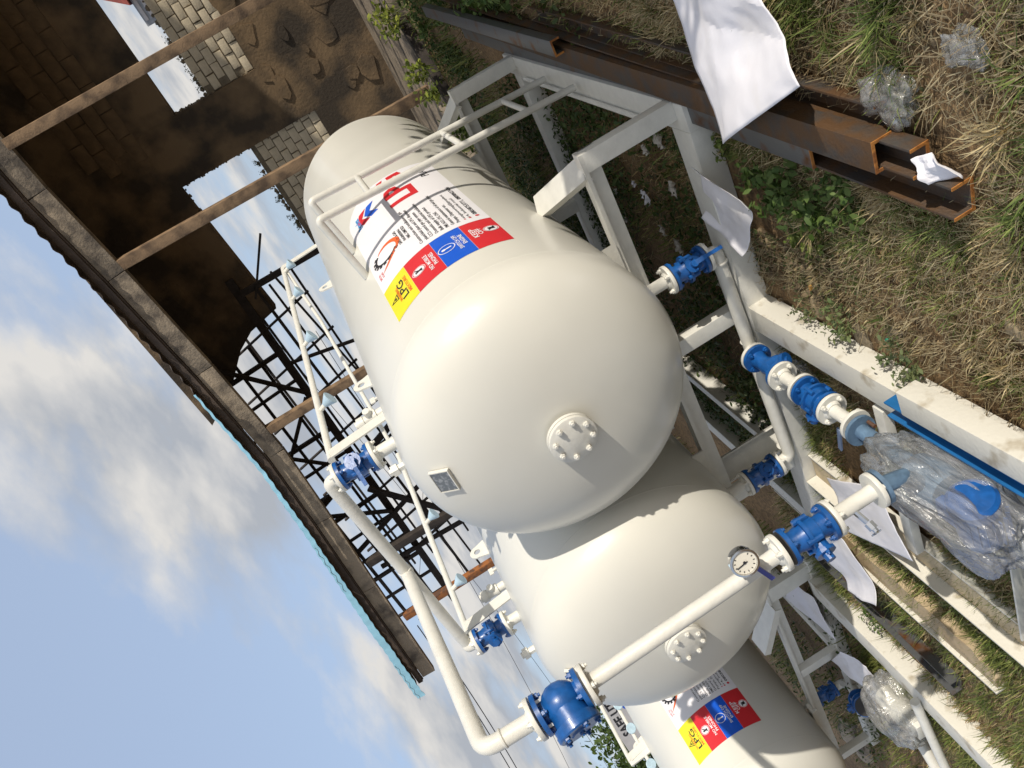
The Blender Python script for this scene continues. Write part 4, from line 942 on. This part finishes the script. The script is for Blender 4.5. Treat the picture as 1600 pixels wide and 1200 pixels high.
# ------------------------------------------------------------------ timbers, wires, things far behind
solo('timber_log', MB().bar((1.3, 7.6, .09), (-.35, 6.55, .10), .13, .12), M['blackwood'], 'dark timber lying on the ground before the broken slab edge', 'timber', bevel=.01)
def wire(a, b, sag, label, r=.012, kinks=0):
    a, b = Vector(a), Vector(b); n = 24; pts = [a.lerp(b, i/n) - Vector((0, 0, sag*4*(i/n)*(1-i/n))) for i in range(n+1)]
    w = MB(); w.tube(pts, r, 6); solo('power_line', w, M['wire'], label, 'cable', 'overhead cables')
wire((-14.5, 15, 6.55), (-27, 15, 7.9), .15, 'pair of dark overhead cables at the lower left, upper one', .016); wire((-14.5, 15.2, 6.45), (-27, 15.2, 7.72), .18, 'pair of dark overhead cables at the lower left, lower one', .016)
wire((-7, 20, 4.6), (-40, 20, 8.0), .5, 'thin overhead cable crossing the clouds behind the check valve', .009); wire((-7, 21, 5.9), (-40, 21, 5.7), .5, 'thin overhead cable low in the clouds', .009)
wire((-9, 18, 2.5), (-16.5, 18, 6.9), .1, 'thin slanting cable beside the pale sprinkler pipe', .008)
# sign board far left
bn = thing('sign_board', 'grey company sign board standing behind the farthest tank', 'sign', (-13.2, 8, 0))
b0, b1 = Vector((-12.3, 8.2, 2.05)), Vector((-14.4, 7.9, 2.05)); w = MB(); w.bar(b0 + Vector((0, 0, .35)), b1 + Vector((0, 0, .35)), .04, .85); build('board', w, M['banner'], bn)
w = MB(); w.bar((-12.5, 8.25, 0), (-12.5, 8.25, 2.0), .08, .08, (0, 1, 0)); w.bar((-14.2, 8.0, 0), (-14.2, 8.0, 2.0), .08, .08, (0, 1, 0)); build('leg', w, M['dark'], bn)
bx = (b0-b1).normalized()
def board_obj(name, bm, material):
    me = bpy.data.meshes.new(name); nrm = Vector((bx.y, -bx.x, 0))
    for v in bm.verts: v.co = b1 + bx*v.co.x + Vector((0, 0, v.co.y)) + nrm*.024 - ORG[bn.name]
    bm.to_mesh(me); bm.free(); me.materials.append(material); ob = bpy.data.objects.new(name, me); col.objects.link(ob); ob.parent = bn
bmesh_t = text_bm([('SAFE UTI', .45, .48, .2, 1.2, 3)]); board_obj('lettering', bmesh_t, M['black'])
board_obj('ring_emblem', poly_bm(ring(1.25, .22, .10, .15, 20)), M['bluev']); board_obj('red_stripe', poly_bm([[(1.5, .0), (2.1, .1), (2.1, .35), (1.6, .2)]]), M['redroof'])
# dark shed below the sign
sh = thing('metal_shed', 'dark shed behind the farthest tank', 'shed', (-14, 9.2, 0))
w = MB(); w.box((-17.5, 8.9, 0), (-12.1, 11.5, 1.95)); build('wall', w, M['dark'], sh)
w = MB(); w.add([(-17.8, 8.6, 1.95), (-11.8, 8.6, 1.95), (-11.8, 11.8, 2.5), (-17.8, 11.8, 2.5), (-17.8, 8.6, 2.0), (-11.8, 8.6, 2.0), (-11.8, 11.8, 2.55), (-17.8, 11.8, 2.55)], [(0,3,2,1), (4,5,6,7), (0,1,5,4), (1,2,6,5), (2,3,7,6), (3,0,4,7)]); build('roof', w, M['roofu'], sh)
# house far beyond the first wall opening
hs = thing('distant_house', 'distant house with red roof and grey sheet wall seen through the wall opening', 'house', (2.4, 28, 0))
w = MB(); w.box((1.75, 26, 0), (5, 30, 4.15)); build('wall', w, M['greywall'], hs)
w = MB(); w.add([(2.45, 25.6, 4.2), (6.4, 25.6, 4.2), (6.4, 28, 5.6), (3.4, 28, 5.6), (2.45, 30.4, 4.2), (6.4, 30.4, 4.2)], [(0,1,2,3), (3,2,5,4), (0,3,4), (0,4,5,1)]); build('roof', w, M['redroof'], hs)
w = MB()
for k in range(10): w.box((1.9, 25.97, 2.2+k*.2), (4.9, 25.99, 2.3+k*.2))
build('wall_sheet', w, M['banner'], hs)

# ------------------------------------------------------------------ vegetation
def tintmesh(name, V, F, C, material):
    """V (n,3), F (m,k) faces, C (n,3) tint"""
    me = bpy.data.meshes.new(name); n, m_ = len(V), len(F); k = F.shape[1]
    me.vertices.add(n); me.vertices.foreach_set('co', V.astype(np.float32).ravel())
    me.loops.add(m_*k); me.loops.foreach_set('vertex_index', F.astype(np.int32).ravel())
    me.polygons.add(m_); me.polygons.foreach_set('loop_start', np.arange(0, m_*k, k, dtype=np.int32))
    try: me.polygons.foreach_set('loop_total', np.full(m_, k, dtype=np.int32))
    except Exception: pass
    a = me.color_attributes.new('tint', 'FLOAT_COLOR', 'POINT'); a.data.foreach_set('color', np.concatenate([C, np.ones((n, 1))], 1).astype(np.float32).ravel())
    me.update(calc_edges=True); me.validate(); me.materials.append(material)
    return me
rng = np.random.default_rng(5)
def blades(P, H, W, lean, C, azim=None):
    """bent grass blades at P (n,3)"""
    n = len(P); a = rng.uniform(0, 2*np.pi, n) if azim is None else azim
    d = np.stack([np.cos(a), np.sin(a), np.zeros(n)], 1); s = np.stack([-np.sin(a), np.cos(a), np.zeros(n)], 1)
    z = np.array([0, 0, 1.]); V = np.zeros((n, 5, 3)); l = lean[:, None]; h = H[:, None]; w_ = W[:, None]
    mid = P + z*h*.6*np.cos(l*.5) + d*h*.6*np.sin(l*.5); tip = mid + z*h*.5*np.cos(l*1.3) + d*h*.5*np.sin(l*1.3)
    V[:, 0] = P - s*w_/2; V[:, 1] = P + s*w_/2; V[:, 2] = mid + s*w_*.42; V[:, 3] = mid - s*w_*.42; V[:, 4] = tip
    V[:, :, 2] = np.maximum(V[:, :, 2], .003)
    i = np.arange(n)[:, None]*5
    F = np.concatenate([i+np.array([[0, 1, 2]]), i+np.array([[0, 2, 3]]), i+np.array([[3, 2, 4]])], 0)
    return V.reshape(-1, 3), F, np.repeat(C, 5, 0)
KEEP_OUT = [(.10, .50, .30, .80), (.67, .85, .62, 3.5), (-2.4, .86, .71, .88), (-.57, -.26, -2.1, .75), (.64, .95, -.95, 4.6), (-3.67, -3.46, -2.2, 1.3), (-2.0, -1.2, -.35, .35)]
def fbm(x, y, s, seed): return np.array([noise.noise((a*s+seed, b*s, seed)) for a, b in zip(x, y)])
def grass(n, x0, x1, y0, y1, dry=.5, hs=(.03, .10), wd=.0045):
    x = rng.uniform(x0, x1, n); y = rng.uniform(y0, y1, n)
    # clump into tufts
    q = rng.random(n) < .6; cx = np.round(x/.11)*.11 + .03*np.sin(x*37); cy = np.round(y/.11)*.11 + .03*np.cos(y*41)
    x = np.where(q, cx + rng.normal(0, .022, n), x); y = np.where(q, cy + rng.normal(0, .022, n), y)
    ok = np.ones(n, bool)
    for a, b, c, d in KEEP_OUT: ok &= ~((x > a) & (x < b) & (y > c) & (y < d))
    dens = fbm(x, y, 1.6, 3.3) + .6*fbm(x, y, 5.0, 8.1); ok &= rng.random(n) < np.clip(.55 + dens*1.7, .02, 1)
    x, y = x[ok], y[ok]; n = len(x); g = fbm(x, y, .9, 9.1)
    green = rng.random(n) < np.clip(1 - dry + g*.9, .05, .97)
    t = rng.random((n, 1)); straw = np.array([.70, .56, .30])*(1-t) + np.array([.32, .20, .09])*t; gr = np.array([.10, .145, .03])*(1-t) + np.array([.26, .27, .08])*t
    C = np.where(green[:, None], gr, straw) * rng.uniform(.7, 1.2, (n, 1))
    H = rng.uniform(*hs, n)*np.where(green, 1.15, .9); lean = np.where(green, rng.uniform(.2, 1.3, n), rng.uniform(.8, 2.1, n))
    z = np.array([gz(a, b) for a, b in zip(x, y)])
    return blades(np.stack([x, y, z], 1), H, np.full(n, wd)*rng.uniform(.6, 1.3, n), lean, C)
def join(L_):
    V = []; F = []; C = []; o_ = 0
    for v, f, c in L_: V.append(v); F.append(f+o_); C.append(c); o_ += len(v)
    return np.concatenate(V), np.concatenate(F), np.concatenate(C)
G = [grass(52000, .2, 2.2, -2.2, 1.3, .68, (.02, .075), .004), grass(24000, -.30, 1.2, -1.9, .8, .62, (.015, .06), .004), grass(30000, .9, 3.4, 1.0, 6, .55, (.04, .13), .006),
     grass(16000, -1.62, -.55, -1.9, .75, .55, (.03, .11), .005), grass(34000, -3.5, -1.9, -1.9, 1.6, .45, (.04, .15), .0055), grass(26000, -4.6, -3.3, -2.0, .9, .45, (.05, .16), .006),
     grass(12000, -8, -3.6, -1.5, 4.5, .2, (.05, .18), .008), grass(16000, -2.4, .7, .85, 6.5, .12, (.03, .12), .007), grass(5000, -1.85, -1.62, -1.8, .3, .4, (.04, .11), .004), grass(8000, -2.5, -2.29, -.7, 1.0, .35, (.05, .13), .0045),
     grass(9000, -8, 5, 5.0, 7.4, .3, (.05, .2), .012)]
def tufts(k, x0, x1, y0, y1, green, nb=(30, 80), hs=(.06, .16), r=.035):
    X = rng.uniform(x0, x1, k); Y = rng.uniform(y0, y1, k); P = []; H = []; Ln = []; Cc = []; Az = []
    for a, b in zip(X, Y):
        if any(q[0]-.03 < a < q[1]+.03 and q[2]-.03 < b < q[3]+.03 for q in KEEP_OUT): continue
        m_ = rng.integers(*nb); az = rng.uniform(0, 2*np.pi, m_); rr = np.abs(rng.normal(0, r, m_)); h = rng.uniform(*hs)*rng.uniform(.5, 1.15, m_)
        P.append(np.stack([a+rr*np.cos(az), b+rr*np.sin(az), np.full(m_, gz(a, b))], 1)); H.append(h); Az.append(az + rng.normal(0, .5, m_)); Ln.append(rng.uniform(.4, 1.7, m_))
        t = rng.random((m_, 1)); gg = rng.random() < green
        c0, c1 = ((.075, .125, .025), (.24, .28, .08)) if gg else ((.62, .52, .30), (.30, .22, .10)); Cc.append((np.array(c0)*(1-t) + np.array(c1)*t)*rng.uniform(.75, 1.2))
    P, H, Ln, Cc, Az = map(np.concatenate, (P, H, Ln, Cc, Az))
    return blades(P, H, rng.uniform(.003, .006, len(P)), Ln, Cc, Az)
G += [tufts(170, .3, 2.2, -2.1, 1.0, .45), tufts(60, 1.2, 1.9, -.9, .2, .85, hs=(.10, .18)), tufts(70, -.2, .7, -1.6, .3, .3, hs=(.04, .10)), tufts(120, -3.4, -2.0, -1.8, 1.3, .55), tufts(110, -4.4, -3.4, -1.8, .6, .6), tufts(90, -1.6, -.6, -1.6, .7, .4, hs=(.04, .12)), tufts(60, -1.68, -1.60, -1.0, .3, .5, hs=(.05, .10)), tufts(40, -2.32, -2.25, -.7, 1.2, .6, hs=(.06, .12))]
V, F, C = join(G); o = bpy.data.objects.new('grass', tintmesh('grass', V, F, C, M['blade'])); col.objects.link(o); o['kind'] = 'stuff'
# dry straw lying flat
def straw(n, x0, x1, y0, y1):
    x = rng.uniform(x0, x1, n); y = rng.uniform(y0, y1, n); z = np.array([gz(a, b) for a, b in zip(x, y)]) + rng.uniform(.004, .03, n)
    ok = np.ones(n, bool)
    for a, b, c, d in KEEP_OUT: ok &= ~((x > a) & (x < b) & (y > c) & (y < d))
    x, y, z = x[ok], y[ok], z[ok]; n = len(x)
    t = rng.random((n, 1)); Cc = np.array([.66, .56, .34])*(1-t) + np.array([.28, .19, .10])*t
    return blades(np.stack([x, y, z], 1), rng.uniform(.05, .16, n), rng.uniform(.002, .0042, n), rng.uniform(1.9, 2.3, n), Cc)
V, F, C = join([straw(19000, -.3, 2.3, -2.2, 1.2), straw(5000, -4.4, -.6, -2, 1.2), straw(3500, -2.4, 3, .9, 5)])
o = bpy.data.objects.new('dry_straw', tintmesh('dry_straw', V, F, C, M['blade'])); col.objects.link(o); o['kind'] = 'stuff'
# small stones and clods
def gravel(n, x0, x1, y0, y1, r0, r1):
    x = rng.uniform(x0, x1, n); y = rng.uniform(y0, y1, n); ok = np.ones(n, bool)
    for a, b, c, d in KEEP_OUT: ok &= ~((x > a) & (x < b) & (y > c) & (y < d))
    x, y = x[ok], y[ok]; n = len(x); r = r0 + (r1-r0)*rng.random(n)**3; z = np.array([gz(a, b) for a, b in zip(x, y)])
    D = np.array([(1,0,0),(-1,0,0),(0,1,0),(0,-1,0),(0,0,1),(0,0,-1)])*1.; V = np.stack([x, y, z+r*.2], 1)[:, None, :] + D[None]*r[:, None, None]*rng.uniform(.5, 1.2, (n, 6, 1)) + rng.normal(0, .25, (n, 6, 3))*r[:, None, None]
    i = np.arange(n)[:, None]*6; T = [(0,2,4),(2,1,4),(1,3,4),(3,0,4),(2,0,5),(1,2,5),(3,1,5),(0,3,5)]
    F = np.concatenate([i+np.array([t]) for t in T], 0); t = rng.random((n, 1)); C = np.array([.34, .26, .16])*(1-t) + np.array([.15, .11, .07])*t
    return V.reshape(-1, 3), F, np.repeat(C, 6, 0)
V, F, C = join([gravel(4200, -.3, 2.2, -2.2, 1.3, .004, .03), gravel(700, -.4, .4, .0, .74, .006, .04), gravel(1500, -4.4, -.6, -1.8, 1.2, .004, .03)])
o = bpy.data.objects.new('small_stones', tintmesh('small_stones', V, F, C, M['blade'])); col.objects.link(o); o['kind'] = 'stuff'
# leaves
def leaves(P, Nrm, size, C, asp=.5):
    n = len(P); a = rng.normal(size=(n, 3)); u = np.cross(Nrm, a); u /= np.linalg.norm(u, axis=1, keepdims=True)+1e-9; v = np.cross(Nrm, u); s = size[:, None]
    V = np.zeros((n, 6, 3)); dn = Nrm*s*.10
    V[:, 0] = P - u*s*.5; V[:, 1] = P - u*s*.12 - v*s*asp*.5; V[:, 2] = P + u*s*.25 - v*s*asp*.38; V[:, 3] = P + u*s*.55 - dn; V[:, 4] = P + u*s*.25 + v*s*asp*.38; V[:, 5] = P - u*s*.12 + v*s*asp*.5
    i = np.arange(n)[:, None]*6
    F = np.concatenate([i+np.array([[0, 1, 5]]), i+np.array([[1, 2, 5]]), i+np.array([[5, 2, 4]]), i+np.array([[2, 3, 4]])], 0)
    return V.reshape(-1, 3), F, np.repeat(C, 6, 0)
def rand_norm(n, up=.9):
    N_ = rng.normal(size=(n, 3)); N_[:, 2] = np.abs(N_[:, 2]) + up; return N_/np.linalg.norm(N_, axis=1, keepdims=True)
def weed(c, r, h, n, size, label, tint=((.05, .10, .02), (.14, .20, .05)), name='weed_plant', cat='weed'):
    c = np.array(c); P = []; T_ = thing(name, label, cat, tuple(c), 'leafy weeds around the tanks')
    w = MB(); stems = max(3, int(n/14))
    for k in range(stems):
        a = random.uniform(0, 6.28); rr = r*math.sqrt(random.random()); hh = h*random.uniform(.5, 1)*(1-.4*rr/r)
        top = np.array([c[0]+rr*math.cos(a), c[1]+rr*math.sin(a), c[2]+hh]); b_ = np.array([c[0]+rr*.55*math.cos(a), c[1]+rr*.55*math.sin(a), c[2]-.01])
        w.tube([b_, (b_+top)/2 + np.array([0, 0, .01]), top], .0022 if h < .3 else .004, 5)
        for j in range(int(n/stems)):
            t = random.uniform(.35, 1.05); P.append(b_ + (top-b_)*t + rng.normal(0, size*.55, 3))
    P = np.array(P); m_ = len(P); t = rng.random((m_, 1)); C_ = np.array(tint[0])*(1-t) + np.array(tint[1])*t
    V, F, C_ = leaves(P - c, rand_norm(m_, .7), rng.uniform(.6, 1.3, m_)*size, C_, .55)
    build('stem', w, M['stem'], T_)
    o = bpy.data.objects.new('foliage', tintmesh('foliage', V, F, C_, M['leaf'])); col.objects.link(o); o.parent = T_
weed((.42, .30, 0), .17, .16, 240, .042, 'dark green broad leaf weed between the curled paper and the rusty stack'); weed((.46, .02, 0), .19, .18, 280, .045, 'dense green weed in the shade beside the rusty channel end')
weed((.50, -.27, 0), .17, .13, 220, .038, 'green weed nearest the camera at the rusty channel end'); weed((.25, .10, 0), .15, .10, 130, .038, 'sparse yellow green weed beside the flat stone', ((.10, .16, .03), (.24, .28, .07)))
weed((.60, .62, 0), .10, .10, 90, .035, 'small weed at the tip of the curled paper', ((.10, .15, .03), (.22, .26, .07)))
weed((-.20, -.03, .02), .12, .15, 160, .028, 'pale green weed leaning over the white platform beam', ((.12, .17, .06), (.28, .32, .14))); weed((-.24, -.42, .02), .13, .15, 190, .028, 'grey green creeping weed at the end of the white box section', ((.10, .14, .06), (.24, .28, .13)))
weed((-.27, .26, .02), .09, .10, 90, .022, 'low grey green weed behind the flat stone', ((.10, .13, .06), (.22, .25, .12)))
weed((-1.35, 1.25, 0), .13, .16, 70, .055, 'single pale leafed weed under the nearest tank by the liquid pipe', ((.10, .15, .05), (.22, .27, .12)))
weed((-3.3, .55, 0), .10, .16, 120, .03, 'green weed along the edge of the far white platform beam', ((.07, .13, .03), (.16, .22, .06)))
for k in range(10):
    x = 1.55 + random.uniform(-.25, .5); y = 2.6 + k*.42
    weed((x-.45 if y > 3.6 else x, y, 0), .28, .25, 190, .06, ['dark leafy weed beyond the channel stack, nearest', 'dark leafy weed beyond the channel stack, second', 'dark leafy weed beyond the channel stack, third', 'dark leafy weed beyond the channel stack, fourth', 'dark leafy weed between the skid corner and the building', 'bushy weed before the broken slab, nearest', 'bushy weed before the broken slab, second', 'bushy weed before the broken slab, third', 'bushy weed at the slab edge, lit tips', 'bushy weed at the slab edge, farthest'][k])
weed((.25, 6.9, .05), .3, .5, 260, .075, 'yellow green weed growing at the broken slab edge by the post', ((.10, .15, .02), (.30, .33, .06))); weed((.95, 7.15, .1), .25, .45, 220, .07, 'yellow green weed trailing over the broken concrete edge', ((.10, .15, .02), (.32, .34, .06)))
weed((-.25, 6.3, .0), .3, .5, 240, .075, 'leafy weed behind the rear skid post near the dark timber', ((.06, .11, .02), (.20, .24, .05)))
for k, (x, z_) in enumerate(((-.5, 2.66), (-.95, 2.68), (-1.4, 2.66), (1.0, 2.74), (1.5, 2.75))):
    weed((x, WY+.12, z_-.02), .30, .13, 130, .028, ['dry weed on the block sill of the near opening, right', 'dry weed on the block sill of the near opening, middle', 'dry weed on the block sill of the near opening, left', 'weed tuft on the sill of the far opening by its pier', 'weed tuft on the sill of the far opening by the post'][k], ((.06, .07, .03), (.14, .14, .07)))
# low leafy ground cover
def cover(n, x0, x1, y0, y1, size, hmax, tint):
    x = rng.uniform(x0, x1, n); y = rng.uniform(y0, y1, n); ok = np.ones(n, bool)
    for a, b, c, d in KEEP_OUT: ok &= ~((x > a) & (x < b) & (y > c) & (y < d))
    g = fbm(x, y, 1.7, 4.2); ok &= rng.random(n) < np.clip(.45+g, 0, 1)
    x, y = x[ok], y[ok]; n = len(x); z = rng.uniform(.01, hmax, n); t = rng.random((n, 1)); Cc = np.array(tint[0])*(1-t) + np.array(tint[1])*t
    return leaves(np.stack([x, y, z], 1), rand_norm(n, 1.0), rng.uniform(.5, 1.2, n)*size, Cc)
V, F, C = join([cover(46000, -2.4, .7, .85, 6.8, .045, .10, ((.03, .06, .014), (.085, .125, .033))), cover(7000, .85, 3, 1.5, 7, .05, .12, ((.035, .06, .015), (.10, .13, .03))), cover(2600, -.3, .7, -.3, .8, .022, .03, ((.06, .10, .03), (.16, .19, .07))),
    cover(6000, -8, -3.7, .9, 5, .05, .16, ((.03, .055, .012), (.08, .12, .03))), cover(2200, -1.6, -.6, -1.0, .75, .03, .04, ((.10, .08, .04), (.26, .20, .11))), cover(2600, -.3, 2.0, -2, 1, .022, .02, ((.14, .09, .04), (.34, .24, .12))), cover(1500, .9, 2.0, -2, .8, .02, .02, ((.09, .10, .04), (.22, .20, .09)))])
o = bpy.data.objects.new('ground_weeds', tintmesh('ground_weeds', V, F, C, M['leaf'])); col.objects.link(o); o['kind'] = 'stuff'
# trees
def tree(loc, h, cr, n, size, label, tint=((.035, .065, .015), (.10, .15, .035)), lobes=9, trunk=.12):
    T_ = thing('tree', label, 'tree', loc, 'trees around the yard'); loc_ = Vector(loc); w = MB()
    top = loc_ + Vector((0, 0, h*.62)); w.tube([loc_ - Vector((0, 0, .1)), loc_ + Vector((.05, .03, h*.3)), top], [trunk, trunk*.8, trunk*.55], 9)
    P = []
    for k in range(lobes):
        a = 2*math.pi*k/lobes + random.uniform(-.3, .3); e = random.uniform(-.1, 1.0); d = Vector((math.cos(a)*math.cos(e), math.sin(a)*math.cos(e), math.sin(e)*.8))
        c_ = top + d*cr*random.uniform(.5, .8); w.tube([top - Vector((0, 0, h*.1)), (top+c_)/2 + Vector((0, 0, -.05)), c_], [trunk*.4, trunk*.25, trunk*.1], 6)
        q = int(n/lobes); P.append(np.array(c_) + rng.normal(0, 1, (q, 3))*np.array([cr*.26, cr*.26, cr*.2]))
    build('trunk', w, M['bark'], T_)
    P = np.concatenate(P); m_ = len(P); t = rng.random((m_, 1)); C_ = np.array(tint[0])*(1-t) + np.array(tint[1])*t
    V, F, C_ = leaves(P - np.array(loc), rand_norm(m_, .3), rng.uniform(.6, 1.3, m_)*size, C_, .5)
    o = bpy.data.objects.new('crown', tintmesh('crown', V, F, C_, M['leaf'])); col.objects.link(o); o.parent = T_
tree((-16.2, 8.6, 0), 3.2, .8, 900, .13, 'green tree beside the far sign board, thin crown against the sky', ((.06, .10, .03), (.16, .19, .07)))
tree((-27, 16, 0), 5.0, 2.2, 2200, .25, 'tree far behind the farthest tank')

for x, y, h, c_, lab in ((5.1, .50, 1.65, 1.05, 'leafy shrub out of view, added to shade the nearest tank, closest to the camera'), (5.2, 1.60, 1.7, 1.1, 'leafy shrub out of view, added to shade the nearest tank, second from the camera'), (5.0, 2.70, 1.75, 1.1, 'leafy shrub out of view, added to shade the nearest tank, third from the camera'), (5.2, 4.0, 1.8, 1.2, 'leafy shrub out of view, added to shade the nearest tank, next to the building')):
    tree((x, y, 0), h, c_, 9000, .19, lab, lobes=13, trunk=.06)  # unseen row added to cast shade on the skid and tank side
